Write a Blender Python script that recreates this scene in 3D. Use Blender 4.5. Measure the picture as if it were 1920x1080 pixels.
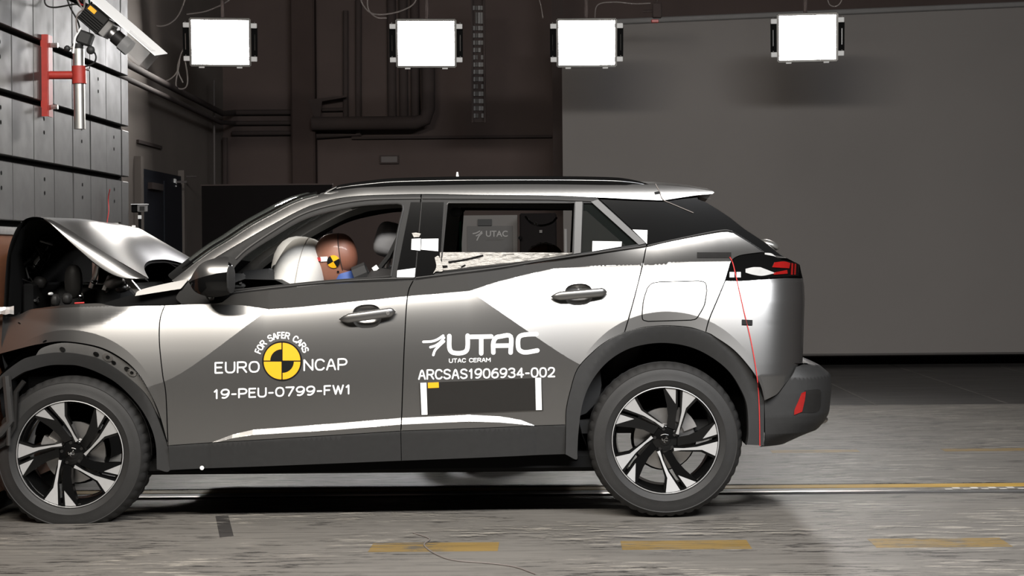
import bpy, math, random
import numpy as np
from mathutils import Matrix, Vector
from mathutils.geometry import delaunay_2d_cdt

for o in list(bpy.data.objects):
    bpy.data.objects.remove(o)
SC = bpy.context.scene
COL = SC.collection
PI = math.pi
R = math.radians
random.seed(7)

# ---------------------------------------------------------------- camera
F = 3165.0            # focal length in pixels of the 1920 px wide frame
CX, CY = 1042.0, 475.0
H, D = 1.19, 7.5
ROLL = R(0.5)
cam = bpy.data.cameras.new('camera')
cam.sensor_width = 36.0
cam.lens = F / 1920 * 36
cam.shift_x = (960 - CX) / 1920
cam.shift_y = -(540 - CY) / 1920
cam.clip_end = 100
camo = bpy.data.objects.new('camera', cam)
COL.objects.link(camo)
camo.matrix_world = Matrix.Translation((0, -D, H)) @ Matrix.Rotation(R(90), 4, 'X') @ Matrix.Rotation(-ROLL, 4, 'Z')
SC.camera = camo

# ---------------------------------------------------------------- world, light, exposure
SC.view_settings.view_transform = 'Standard'
SC.view_settings.look = 'None'
SC.view_settings.gamma = 1.0
SC.view_settings.use_curve_mapping = False
SC.view_settings.exposure = 0.0
w = bpy.data.worlds.new('hall_air')
SC.world = w
w.use_nodes = True
w.node_tree.nodes['Background'].inputs[0].default_value = (1.0, 0.93, 0.88, 1)
w.node_tree.nodes['Background'].inputs[1].default_value = 0.012

def area_light(name, loc, target, sx, sy, power, col, spread=PI):
    l = bpy.data.lights.new(name, 'AREA')
    l.shape = 'RECTANGLE'
    l.size, l.size_y = sx, sy
    l.energy = power
    l.color = col
    l.spread = spread
    o = bpy.data.objects.new(name, l)
    COL.objects.link(o)
    o.location = loc
    o.rotation_euler = (Vector(target) - Vector(loc)).to_track_quat('-Z', 'Y').to_euler()
    return o

# floodlights of the camera-side gantry, above and behind the frame
NEAR = [(-3.6, (1.0, 0.93, 0.84), 1.0), (-1.6, (1.0, 0.95, 0.88), 1.0), (0.3, (1.0, 0.97, 0.93), 1.0), (2.2, (0.96, 0.97, 1.0), 1.0), (4.0, (0.95, 0.97, 1.0), 1.0)]
for lx, lc, lp in NEAR:
    area_light('gantry_floodlight', (lx, -4.9, 4.9), (lx * 0.75, 0.3, 0.7), 1.85, 0.6, 150 * lp, lc, R(130))

# ---------------------------------------------------------------- pixel helpers (real depth is always given)
_c, _s = math.cos(ROLL), math.sin(ROLL)
def P(px, py, Y):
    a, b = px - CX, py - CY
    dx = a * _c - b * _s
    dy = b * _c + a * _s
    Z = Y + D
    return (dx * Z / F, Y, H - dy * Z / F)

def srgb(r, g, b):
    f = lambda v: ((v / 255 + 0.055) / 1.055) ** 2.4 if v > 10 else v / 255 / 12.92
    return (f(r), f(g), f(b))

# ---------------------------------------------------------------- materials
MATS = {}
def mat(name, col, rough=0.5, metal=0.0, coat=0.0, var=0.12, scale=12.0, emit=None, estr=0, alpha=1.0, trans=0.0, bump=0.0, ior=1.45, bscale=60.0, stretch=(1, 1, 1), coat_rough=0.05, spec=None):
    m = bpy.data.materials.new(name)
    m.use_nodes = True
    nt = m.node_tree
    b = nt.nodes['Principled BSDF']
    b.inputs['Roughness'].default_value = rough
    b.inputs['Metallic'].default_value = metal
    b.inputs['Coat Weight'].default_value = coat
    b.inputs['Coat Roughness'].default_value = coat_rough
    b.inputs['IOR'].default_value = ior
    if spec is not None:
        b.inputs['Specular IOR Level'].default_value = spec
    if trans:
        b.inputs['Transmission Weight'].default_value = trans
    if alpha < 1:
        b.inputs['Alpha'].default_value = alpha
    if emit:
        b.inputs['Emission Color'].default_value = (*emit, 1)
        b.inputs['Emission Strength'].default_value = estr
    tc = nt.nodes.new('ShaderNodeTexCoord')
    mp = nt.nodes.new('ShaderNodeMapping')
    mp.inputs['Scale'].default_value = stretch
    nt.links.new(tc.outputs['Object'], mp.inputs['Vector'])
    nz = nt.nodes.new('ShaderNodeTexNoise')
    nz.inputs['Scale'].default_value = scale
    nz.inputs['Detail'].default_value = 4
    nt.links.new(mp.outputs[0], nz.inputs['Vector'])
    mx = nt.nodes.new('ShaderNodeMix')
    mx.data_type = 'RGBA'
    mx.inputs[6].default_value = (*[max(0, c * (1 - var)) for c in col], 1)
    mx.inputs[7].default_value = (*[min(1, c * (1 + var)) for c in col], 1)
    nt.links.new(nz.outputs['Fac'], mx.inputs[0])
    nt.links.new(mx.outputs[2], b.inputs['Base Color'])
    if bump:
        n2 = nt.nodes.new('ShaderNodeTexNoise')
        n2.inputs['Scale'].default_value = bscale
        n2.inputs['Detail'].default_value = 3
        nt.links.new(mp.outputs[0], n2.inputs['Vector'])
        bp = nt.nodes.new('ShaderNodeBump')
        bp.inputs['Strength'].default_value = bump
        bp.inputs['Distance'].default_value = 0.004
        nt.links.new(n2.outputs['Fac'], bp.inputs['Height'])
        nt.links.new(bp.outputs[0], b.inputs['Normal'])
    MATS[name] = m
    return m

mat('paint', (0.25, 0.247, 0.242), 0.31, 0.93, 0.35, 0.02, 300, coat_rough=0.08)
mat('black_plastic', (0.018, 0.018, 0.018), 0.55, 0, 0, 0.15, 40, bump=0.08, bscale=600)
mat('dark_plastic', (0.014, 0.0135, 0.013), 0.5, 0, 0, 0.15, 40, spec=0.2)
mat('gloss_black', (0.004, 0.004, 0.004), 0.08, 0, 0, 0.1, 20, spec=0.4)
mat('bracket_grey', (0.075, 0.073, 0.070), 0.5, 0, 0, 0.1, 40)
mat('frame_black', (0.007, 0.007, 0.007), 0.38, 0, 0, 0.1, 40, spec=0.12)
mat('satin_grey', (0.036, 0.035, 0.034), 0.42, 0.2, 0, 0.08, 60)
mat('void_black', (0.006, 0.006, 0.006), 0.9, 0, 0, 0.1, 20, spec=0.1)
mat('rubber', (0.015, 0.0145, 0.014), 0.62, 0, 0, 0.2, 30, bump=0.1, bscale=300)
mat('machined', (0.62, 0.62, 0.62), 0.42, 0.75, 0.5, 0.05, 80)
mat('steel', (0.45, 0.44, 0.43), 0.35, 1, 0, 0.15, 30)
mat('chrome', (0.85, 0.85, 0.85), 0.08, 1, 0, 0.03, 30)
mat('cast', (0.32, 0.31, 0.30), 0.5, 0.8, 0, 0.2, 40)
mat('decal_white', (0.86, 0.86, 0.85), 0.5, 0, 0, 0.03, 60)
mat('decal_yellow', srgb(222, 160, 22), 0.45, 0, 0, 0.04, 60)
mat('decal_black', (0.008, 0.008, 0.008), 0.5, 0, 0, 0.05, 60, spec=0.1)
mat('plate_black', (0.012, 0.011, 0.010), 0.4, 0, 0.2, 0.1, 40)
mat('tape_white', (0.88, 0.88, 0.88), 0.45, 0, 0, 0.05, 50)
mat('foil_tape', (0.20, 0.19, 0.175), 0.42, 0.3, 0, 0.3, 25, bump=0.6, bscale=40, stretch=(1, 1, 4))
mat('red_lamp', (0.24, 0.008, 0.007), 0.12, 0, 0.6, 0.15, 60)
mat('clear_lamp', (0.62, 0.62, 0.61), 0.15, 0.3, 0.5, 0.2, 30)
mat('red_cord', (0.5, 0.03, 0.03), 0.5, 0, 0, 0.25, 100)
mat('red_paint', srgb(150, 46, 38), 0.45, 0, 0.2, 0.25, 30)
mat('trim_beige', (0.20, 0.195, 0.18), 0.8, 0, 0, 0.08, 60)
mat('trim_dark', (0.02, 0.02, 0.02), 0.75, 0, 0, 0.1, 60)
mat('seat_cloth', (0.022, 0.021, 0.021), 0.9, 0, 0, 0.2, 80)
mat('headrest_cloth', (0.15, 0.15, 0.155), 0.85, 0, 0, 0.08, 60)
mat('airbag_cloth', (0.60, 0.585, 0.55), 0.8, 0, 0, 0.08, 20, bump=0.3, bscale=14)
mat('seam_thread', (0.35, 0.33, 0.30), 0.9)
mat('dummy_skin', srgb(140, 96, 78), 0.5, 0, 0.1, 0.08, 20)
mat('dummy_cap', srgb(118, 76, 60), 0.5, 0, 0.1, 0.08, 20)
mat('dummy_blue', srgb(58, 82, 140), 0.6, 0, 0, 0.1, 20)
mat('dummy_shirt', srgb(60, 58, 60), 0.85, 0, 0, 0.1, 20)
mat('green_strap', srgb(0, 140, 100), 0.6, 0, 0, 0.1, 30)
mat('white_plastic', (0.7, 0.7, 0.68), 0.45, 0, 0, 0.05, 30)
mat('grey_plastic', (0.2, 0.2, 0.195), 0.5, 0, 0, 0.1, 30)
mat('cable_grey', (0.16, 0.14, 0.13), 0.6, 0, 0, 0.1, 30)
mat('aluminium', (0.62, 0.61, 0.58), 0.32, 0.9, 0, 0.12, 25)
mat('lamp_face', (0.9, 0.9, 0.9), 0.4, emit=(1.0, 0.985, 0.96), estr=30)
mat('tint_glass', (0.004, 0.004, 0.004), 0.05, 0, 0, 0.05, 10, alpha=0.93)
mat('quarter_tint', (0.01, 0.012, 0.011), 0.05, 0, 0, 0.05, 10, alpha=0.55)
mat('clear_glass', (0.36, 0.40, 0.37), 0.05, 0, 0, 0.25, 4, alpha=0.3)
mat('shield_film', (0.45, 0.45, 0.45), 0.08, 0, 0, 0.1, 10, alpha=0.16)
mat('wall_dark', (0.072, 0.051, 0.045), 0.85, 0, 0, 0.25, 1.6)
mat('wall_side', (0.15, 0.128, 0.112), 0.85, 0, 0, 0.2, 1.6)
mat('pipe_dark', (0.044, 0.032, 0.029), 0.9, 0, 0, 0.2, 5)
mat('pipe_mid', (0.085, 0.072, 0.068), 0.6, 0, 0, 0.15, 5)
mat('door_blue', (0.006, 0.009, 0.016), 0.6, 0, 0, 0.2, 3)
mat('screen_black', (0.007, 0.006, 0.006), 0.9, 0, 0, 0.2, 3, spec=0.05)
mat('pillar_paint', (0.055, 0.040, 0.036), 0.9, 0, 0, 0.2, 3, spec=0.1)
mat('board_grey', (0.035, 0.033, 0.031), 0.6, 0, 0, 0.1, 8)
mat('board_frame', (0.06, 0.055, 0.051), 0.6, 0, 0, 0.1, 8)
mat('board_print', (0.17, 0.165, 0.16), 0.6, 0, 0, 0.1, 8)
mat('plywood', srgb(150, 100, 72), 0.6, 0, 0, 0.22, 4, stretch=(1, 1, 9))

# worn wall plates of the barrier
def plate_mat():
    m = mat('plate_steel', (0.075, 0.073, 0.070), 0.42, 0.5, 0, 0.3, 3.5, stretch=(1, 1, 0.5))
    nt = m.node_tree
    b = nt.nodes['Principled BSDF']
    nz = nt.nodes.new('ShaderNodeTexNoise'); nz.inputs['Scale'].default_value = 9; nz.inputs['Detail'].default_value = 6
    rr = nt.nodes.new('ShaderNodeMapRange'); rr.inputs[3].default_value = 0.38; rr.inputs[4].default_value = 0.62
    nt.links.new(nz.outputs['Fac'], rr.inputs[0]); nt.links.new(rr.outputs[0], b.inputs['Roughness'])
    tc = nt.nodes.new('ShaderNodeTexCoord'); nt.links.new(tc.outputs['Object'], nz.inputs['Vector'])
plate_mat()

def curtain_mat():
    m = mat('curtain_sheet', (0.17, 0.157, 0.147), 0.8, 0, 0, 0.10, 0.7)
curtain_mat()

def floor_mat(name, base, dark, light, yellow=None):
    m = bpy.data.materials.new(name); m.use_nodes = True
    nt = m.node_tree; b = nt.nodes['Principled BSDF']
    N = nt.nodes.new; L = nt.links.new
    tc = N('ShaderNodeTexCoord')
    def noise(scale, st, detail=5, rough=0.6):
        mp = N('ShaderNodeMapping'); mp.inputs['Scale'].default_value = st
        L(tc.outputs['Object'], mp.inputs['Vector'])
        n = N('ShaderNodeTexNoise'); n.inputs['Scale'].default_value = scale; n.inputs['Detail'].default_value = detail; n.inputs['Roughness'].default_value = rough
        L(mp.outputs[0], n.inputs['Vector']); return n.outputs['Fac']
    def ramp(v, a, c):
        r = N('ShaderNodeMapRange'); r.interpolation_type = 'SMOOTHSTEP'
        r.inputs[1].default_value = a; r.inputs[2].default_value = c
        L(v, r.inputs[0]); return r.outputs[0]
    def mix(fac, a, c):
        x = N('ShaderNodeMix'); x.data_type = 'RGBA'
        if hasattr(fac, 'links') or not isinstance(fac, float): L(fac, x.inputs[0])
        for i, v in ((6, a), (7, c)):
            if isinstance(v, tuple): x.inputs[i].default_value = (*v, 1)
            else: L(v, x.inputs[i])
        return x.outputs[2]
    def mul(a, c):
        q = N('ShaderNodeMath'); q.operation = 'MULTIPLY'; L(a, q.inputs[0])
        if isinstance(c, float): q.inputs[1].default_value = c
        else: L(c, q.inputs[1])
        return q.outputs[0]
    blot = ramp(noise(0.9, (1, 1.6, 1)), 0.35, 0.7)
    col = mix(mul(blot, 0.7), base, tuple(v * 0.72 for v in base))
    streak = ramp(noise(3.0, (0.5, 9, 1), 7, 0.65), 0.49, 0.68)
    col = mix(mul(streak, 0.75), col, tuple(v * 0.5 for v in base))
    pat = ramp(noise(1.1, (1, 1.5, 1)), 0.40, 0.56)
    fleck = mul(ramp(noise(10, (0.45, 2.6, 1), 8, 0.75), 0.525, 0.56), pat)
    col = mix(fleck, col, dark)
    scuff = mul(ramp(noise(9, (0.5, 3.2, 1), 6, 0.7), 0.535, 0.58), ramp(noise(0.8, (1, 2.2, 1)), 0.46, 0.58))
    scr = ramp(noise(5, (0.12, 14, 1), 5, 0.7), 0.55, 0.63)
    col = mix(mul(scr, 0.6), col, tuple(v * 0.4 for v in base))
    col = mix(mul(scuff, 0.8), col, light)
    L(col, b.inputs['Base Color'])
    rr = N('ShaderNodeMapRange'); rr.inputs[3].default_value = 0.42; rr.inputs[4].default_value = 0.7
    L(noise(2.5, (0.6, 4, 1)), rr.inputs[0]); L(rr.outputs[0], b.inputs['Roughness'])
    bp = N('ShaderNodeBump'); bp.inputs['Strength'].default_value = 0.15; bp.inputs['Distance'].default_value = 0.003
    L(noise(30, (1, 1, 1)), bp.inputs['Height']); L(bp.outputs[0], b.inputs['Normal'])
    MATS[name] = m
floor_mat('floor_concrete', (0.145, 0.135, 0.121), (0.016, 0.014, 0.013), (0.31, 0.285, 0.245))
floor_mat('floor_dark', (0.030, 0.028, 0.026), (0.015, 0.014, 0.013), (0.05, 0.047, 0.045))
floor_mat('floor_yellow', (0.21, 0.135, 0.036), (0.06, 0.055, 0.048), (0.15, 0.135, 0.11))
floor_mat('floor_grey_paint', (0.075, 0.07, 0.064), (0.03, 0.027, 0.025), (0.13, 0.12, 0.11))
floor_mat('floor_white_paint', (0.62, 0.60, 0.56), (0.2, 0.19, 0.18), (0.7, 0.68, 0.64))
floor_mat('floor_grime', (0.035, 0.032, 0.03), (0.012, 0.011, 0.01), (0.20, 0.185, 0.165))
mat('rail_yellow', (0.33, 0.20, 0.025), 0.6, 0, 0, 0.3, 6)
mat('floor_joint', (0.12, 0.11, 0.10), 0.8)

# ---------------------------------------------------------------- mesh helpers
def link(name, me, m, parent=None):
    o = bpy.data.objects.new(name, me)
    COL.objects.link(o)
    if m:
        me.materials.append(MATS[m])
    if parent is not None:
        o.parent = parent
        if parent.type == 'EMPTY' and parent.get('wp'):
            o.matrix_parent_inverse = Matrix.Translation([-v for v in parent.location])
    return o

class MB:
    def __init__(s):
        s.v, s.f = [], []
    def add(s, vs, fs, M=None):
        n = len(s.v)
        s.v += [tuple(M @ Vector(p)) if M else tuple(p) for p in vs]
        s.f += [tuple(i + n for i in f) for f in fs]
        return s
    def box(s, c, d, M=None, bev=0.0):
        x, y, z = [k / 2 for k in d]
        T = Matrix.Translation(c)
        if M is not None: T = T @ M
        if not bev:
            vs = [(sx * x, sy * y, sz * z) for sz in (-1, 1) for sy in (-1, 1) for sx in (-1, 1)]
            fs = [(0, 2, 3, 1), (4, 5, 7, 6), (0, 1, 5, 4), (2, 6, 7, 3), (0, 4, 6, 2), (1, 3, 7, 5)]
            return s.add(vs, fs, T)
        b = min(bev, x, y, z)
        vs, ix = [], {}
        for sx in (-1, 1):
            for sy in (-1, 1):
                for sz in (-1, 1):
                    for ax, p in enumerate(((sx * x, sy * (y - b), sz * (z - b)), (sx * (x - b), sy * y, sz * (z - b)), (sx * (x - b), sy * (y - b), sz * z))):
                        ix[(sx, sy, sz, ax)] = len(vs); vs.append(p)
        fs = []
        g = lambda *k: ix[k]
        for q in (-1, 1):
            a = [g(q, -1, -1, 0), g(q, 1, -1, 0), g(q, 1, 1, 0), g(q, -1, 1, 0)]; fs.append(a if q > 0 else a[::-1])
            a = [g(-1, q, -1, 1), g(-1, q, 1, 1), g(1, q, 1, 1), g(1, q, -1, 1)]; fs.append(a if q > 0 else a[::-1])
            a = [g(-1, -1, q, 2), g(1, -1, q, 2), g(1, 1, q, 2), g(-1, 1, q, 2)]; fs.append(a if q > 0 else a[::-1])
        for a1 in (-1, 1):
            for a2 in (-1, 1):
                e = [g(a1, a2, -1, 0), g(a1, a2, -1, 1), g(a1, a2, 1, 1), g(a1, a2, 1, 0)]; fs.append(e if a1 * a2 > 0 else e[::-1])
                e = [g(a1, -1, a2, 0), g(a1, -1, a2, 2), g(a1, 1, a2, 2), g(a1, 1, a2, 0)]; fs.append(e[::-1] if a1 * a2 > 0 else e)
                e = [g(-1, a1, a2, 1), g(-1, a1, a2, 2), g(1, a1, a2, 2), g(1, a1, a2, 1)]; fs.append(e if a1 * a2 > 0 else e[::-1])
                for sz in (-1, 1):
                    e = [g(a1, a2, sz, 0), g(a1, a2, sz, 1), g(a1, a2, sz, 2)]; fs.append(e if a1 * a2 * sz > 0 else e[::-1])
        return s.add(vs, fs, T)
    def tube(s, path, r, n=8, caps=True, r2=None):
        pts = [Vector(p) for p in path]
        m = len(pts)
        t0 = (pts[1] - pts[0]).normalized()
        up = Vector((0, 0, 1)) if abs(t0.z) < 0.9 else Vector((1, 0, 0))
        nrm = t0.cross(up).normalized()
        base = len(s.v)
        for i in range(m):
            t = ((pts[min(i + 1, m - 1)] - pts[max(i - 1, 0)])).normalized()
            nrm = (nrm - t * nrm.dot(t)).normalized()
            bn = t.cross(nrm)
            rr = r[i] if isinstance(r, (list, tuple)) else (r if r2 is None else r + (r2 - r) * i / (m - 1))
            for k in range(n):
                a = 2 * PI * k / n
                s.v.append(tuple(pts[i] + (nrm * math.cos(a) + bn * math.sin(a)) * rr))
        for i in range(m - 1):
            for k in range(n):
                a, b = base + i * n + k, base + i * n + (k + 1) % n
                s.f.append((a, b, b + n, a + n))
        if caps:
            s.f.append(tuple(base + k for k in range(n))[::-1])
            s.f.append(tuple(base + (m - 1) * n + k for k in range(n)))
        return s
    def lathe(s, prof, n=48, M=None, closed=False):
        """profile of (radius, y), turned about the Y axis"""
        vs = []
        for r, y in prof:
            for k in range(n):
                a = 2 * PI * k / n
                vs.append((r * math.cos(a), y, r * math.sin(a)))
        fs = []
        m = len(prof)
        for i in range(m if closed else m - 1):
            j = (i + 1) % m
            for k in range(n):
                fs.append((i * n + k, i * n + (k + 1) % n, j * n + (k + 1) % n, j * n + k))
        return s.add(vs, fs, M)
    def ball(s, c, rad, M=None, n=20, m=12, e1=1.0, e2=1.0):
        vs, fs = [], []
        pw = lambda v, e: math.copysign(abs(v) ** e, v)
        for i in range(m + 1):
            th = -PI / 2 + PI * i / m
            for k in range(n):
                a = 2 * PI * k / n
                vs.append((rad[0] * pw(math.cos(th), e1) * pw(math.cos(a), e2), rad[1] * pw(math.cos(th), e1) * pw(math.sin(a), e2), rad[2] * pw(math.sin(th), e1)))
        for i in range(m):
            for k in range(n):
                fs.append((i * n + k, i * n + (k + 1) % n, (i + 1) * n + (k + 1) % n, (i + 1) * n + k))
        T = Matrix.Translation(c)
        if M is not None: T = T @ M
        return s.add(vs, fs, T)
    def prism(s, poly, f0, f1):
        """2-D polygon mapped by f0 / f1 (point -> 3-D) to its two ends"""
        n = len(poly)
        b = len(s.v)
        s.v += [tuple(f0(p)) for p in poly] + [tuple(f1(p)) for p in poly]
        s.f.append(tuple(range(b, b + n)))
        s.f.append(tuple(range(b + n, b + 2 * n))[::-1])
        for i in range(n):
            j = (i + 1) % n
            s.f.append((b + i, b + n + i, b + n + j, b + j))
        return s
    def grid(s, rows, closed=False):
        b = len(s.v)
        m, n = len(rows), len(rows[0])
        for r in rows: s.v += [tuple(p) for p in r]
        for i in range(m - 1):
            for k in range(n if closed else n - 1):
                k2 = (k + 1) % n
                s.f.append((b + i * n + k, b + i * n + k2, b + (i + 1) * n + k2, b + (i + 1) * n + k))
        return s
    def build(s, name, m, parent=None, smooth=True, ang=35):
        me = bpy.data.meshes.new(name)
        me.from_pydata(s.v, [], s.f)
        fix_normals(me)
        if smooth:
            me.polygons.foreach_set('use_smooth', [True] * len(me.polygons))
            me.set_sharp_from_angle(angle=R(ang))
        me.update()
        return link(name, me, m, parent)

import bmesh
def fix_normals(me):
    bm = bmesh.new(); bm.from_mesh(me)
    bmesh.ops.recalc_face_normals(bm, faces=bm.faces[:])
    bm.to_mesh(me); bm.free()

def empty(name, loc, label=None, cat=None, group=None):
    o = bpy.data.objects.new(name, None)
    COL.objects.link(o)
    o.location = loc
    o.empty_display_size = 0.1
    o['wp'] = 1
    if label: tag(o, label, cat, group)
    return o
def tag(o, label, cat, group=None, kind=None):
    if label: o['label'] = label
    if cat: o['category'] = cat
    if group: o['group'] = group
    if kind: o['kind'] = kind
    return o
def struct(o, label=None):
    o['kind'] = 'structure'
    if label: o['label'] = label
    return o

def cr(pts, n=6):
    """open Catmull-Rom through the points"""
    p = [np.array(q, float) for q in pts]
    if len(p) < 3: return [tuple(q) for q in p]
    p = [2 * p[0] - p[1]] + p + [2 * p[-1] - p[-2]]
    out = []
    for i in range(1, len(p) - 2):
        for k in range(n):
            t = k / n
            out.append(tuple(0.5 * ((2 * p[i]) + (-p[i - 1] + p[i + 1]) * t + (2 * p[i - 1] - 5 * p[i] + 4 * p[i + 1] - p[i + 2]) * t * t + (-p[i - 1] + 3 * p[i] - 3 * p[i + 1] + p[i + 2]) * t ** 3)))
    out.append(tuple(p[-2]))
    return out
def join(*segs):
    """smooth segments joined at corners into one closed outline"""
    out = []
    for sg in segs:
        for q in cr(sg):
            if not out or math.dist(out[-1], q) > 0.3: out.append(q)
    if math.dist(out[0], out[-1]) < 0.3: out.pop()
    return out
# ================================================================ the car: side surface
YC = 0.885                       # centre plane of the car and of the track
W2 = 2 * YC
def XZ(pts, Y=0.05):
    a = np.array([P(q[0], q[1], Y) for q in pts])
    return a[:, 0], a[:, 2]
_zx, _zz = XZ([(-60, 590), (150, 575), (300, 571), (400, 571), (455, 573), (503, 580), (567, 575.5), (650, 567), (764, 555.5), (879, 546), (927, 530), (982, 516), (1038, 504), (1110, 500), (1202, 497), (1294, 491), (1371, 490), (1520, 489)])
_lx, _lz = XZ([(380, 836), (398, 829), (437, 814), (476, 805), (630, 793), (751, 783), (880, 777), (938, 780), (977, 787), (1000, 796), (1015, 803)])
_lh = [0, 0.004, 0.016, 0.022, 0.028, 0.028, 0.028, 0.026, 0.018, 0.004, 0]
_cx, _cz = XZ([(-60, 860), (315, 836), (751, 808.5), (1061, 797), (1600, 777)])
_bex, _bez = XZ([(200, 570), (434, 551), (611, 532), (775, 525), (927, 506), (1093, 480), (1211, 463), (1350, 435), (1400, 428)])
RC = np.array(P(1250, 768, 0.04))[[0, 2]]; RR = 184 * 7.54 / F
FC = np.array(P(128, 800, 0.04))[[0, 2]]; FR = 181 * 7.54 / F
_r1, _r2 = np.array(P(880, 545, .05))[[0, 2]], np.array(P(1090, 690, .05))[[0, 2]]
_f1, _f2 = np.array(P(503, 580, .05))[[0, 2]], np.array(P(360, 690, .05))[[0, 2]]
def _side(p1, p2, sgn):
    d = p2 - p1; d = d / np.hypot(*d)
    n = np.array([-d[1], d[0]])
    if n[1] < 0: n = -n
    return p1, n
RP, RN = _side(_r1, _r2, 1)
FP, FN = _side(_f1, _f2, -1)
def soft(x, w=0.01):
    return w * np.logaddexp(0, x / w)
def sstep(x, a, b):
    t = np.clip((x - a) / (b - a), 0, 1)
    return t * t * (3 - 2 * t)
# rear outline of the body (x of the tail at each height) and of the dark lower bumper
_ez = XZ([(1300, 372), (1322, 380), (1361, 405), (1392, 430), (1430, 455), (1461, 480), (1500, 496), (1507, 528), (1507, 564), (1504, 602), (1500, 672), (1496, 720), (1490, 800)], 0.30)
_o = np.argsort(_ez[1]); EX, EZ = _ez[0][_o], _ez[1][_o]
_bz = XZ([(1500, 674), (1530, 679), (1553, 698), (1554, 727), (1550, 768), (1543, 783), (1529, 800), (1500, 812), (1467, 828), (1430, 838)], 0.33)
_o = np.argsort(_bz[1]); BX, BZ = _bz[0][_o], _bz[1][_o]

def d_low(x, z):
    zc = np.interp(x, _zx, _zz)
    u = np.maximum(zc - z, 0)
    g = 0.28 * 0.105 * (1 - np.exp(-u / 0.105)) + 0.026 * u - 0.11 * np.maximum(u - 0.2, 0) ** 2
    d = 0.062 - g
    xe = 0.16 - soft(0.16 - x, 0.06)
    dr = (xe - RP[0]) * RN[0] + (z - RP[1]) * RN[1]
    d = d + 0.24 * np.maximum(dr, 0)
    xf = -1.75 + soft(x + 1.75, 0.06)
    df = (xf - FP[0]) * FN[0] + (z - FP[1]) * FN[1]
    d = d + 0.16 * np.maximum(df, 0)
    d = d - 0.065 * sstep(x, -0.25, 0.75) - 0.03 * sstep(-x, 1.4, 2.1)
    zl = np.interp(x, _lx, _lz); h = np.interp(x, _lx, _lh, 0, 0)
    d = d - 0.62 * np.clip(zl - z, 0, h)
    return d
def rear_round(x, z, d, RO=0.27):
    e = np.maximum((np.interp(z, EZ, EX) if RO < 0.2 else np.interp(np.minimum(z, 1.1), EZ, EX)) - x, 0.002)
    k = np.clip((RO - e) / RO, 0, 1)
    return d + RO * 0.95 * (1 - np.sqrt(np.maximum(1 - k ** 2.2, 0)))
def d_skin(x, z, rear=True):
    """doors, wings and quarter panel up to the waistline"""
    x = np.asarray(x, float); z = np.asarray(z, float)
    x0, z0 = x, z
    ex = 0
    for C, RAD in ((RC, RR), (FC, FR)):
        r = np.hypot(x - C[0], z - C[1]) + 1e-6
        k = np.where((r < RAD) & (z > C[1] - 0.25), RAD / r, 1.0)
        ex = ex + np.where(k > 1, (RAD - r) * 0.10, 0)
        x = C[0] + (x - C[0]) * k; z = C[1] + (z - C[1]) * k
    zc = np.interp(x, _zx, _zz)
    d = d_low(x, np.minimum(z, zc)) - ex
    zb = np.interp(x, _bex, _bez)
    up = np.maximum(z - zc, 0)
    d = d - 0.06 * up + sstep(x, 0.1, 0.5) * 1.5 * np.maximum(z - (zb - 0.11), 0) ** 2 * (up > 0)
    # crash buckle and inward bend of the front wing
    xx, zz = x0, z0
    q = sstep(-xx, 1.72, 2.0)
    zr = np.interp(xx, _wx, _wz)
    d = d - q * 0.30 * soft(zz - zr, 0.006)
    d = d + 0.55 * soft(-2.13 - xx, 0.03) ** 1.5
    return rear_round(x0, z0, d) if rear else d
def d_gh(x, z, rear=True):
    """pillars, window frames and roof edge"""
    x = np.asarray(x, float); z = np.asarray(z, float)
    t = z - 1.03
    d = 0.078 + 0.24 * t + 4.2 * np.maximum(z - 1.44, 0) ** 2 + 0.03 * ((x + 0.3) / 1.2) ** 2
    zo = np.interp(x, _px_, _pz_)
    d = d + sstep(-x, 0.85, 1.1) * 2.6 * np.maximum(0.075 - (zo - z), 0) ** 2
    return rear_round(x, z, d, 0.07) if rear else d
def d_roof(x, z): return d_gh(x, z, False)
d_body = d_skin
def d_lamp(x, z): return d_skin(x, np.maximum(z, np.interp(x, _zx, _zz) + 0.002))
_px_, _pz_ = XZ([(322, 526), (368, 490), (428, 450), (469, 423), (511, 400), (539, 385), (567, 373), (592, 365.5), (630, 357), (700, 349)], 0.13)
_wx, _wz = XZ([(-60, 575), (0, 592), (60, 602), (110, 610), (150, 612), (190, 604), (250, 576), (300, 560)])
def d_bumper(x, z):
    x = np.asarray(x, float); z = np.asarray(z, float)
    e = np.maximum(np.interp(z, BZ, BX) - x, 0.002)
    RO = 0.30
    k = np.clip((RO - e) / RO, 0, 1)
    return 0.012 + 0.10 * np.maximum(0.45 - z, 0) + RO * 0.95 * (1 - np.sqrt(np.maximum(1 - k ** 2.2, 0))) - 0.02 * sstep(x, 0.95, 1.2)
def d_clad(x, z):
    zc = np.interp(x, _cx, _cz)
    return d_skin(x, zc + 0 * z, False) - 0.010 + 0.16 * np.maximum(zc - z, 0)
def d_arch(x, z, C, RAD, base):
    r = np.hypot(x - C[0], z - C[1])
    return base + 0.35 * np.maximum(RAD * 0.865 - r, 0) ** 1.3 * 2 - 0.12 * np.maximum(RAD - r, 0) * 0.3
_ra0 = float(d_body(RC[0], RC[1] + RR)); _fa0 = float(d_body(FC[0], FC[1] + FR))
def d_archr(x, z): return d_arch(x, z, RC, RR, _ra0 - 0.022)
def d_archf(x, z): return d_arch(x, z, FC, FR, _fa0 - 0.022)

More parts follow.
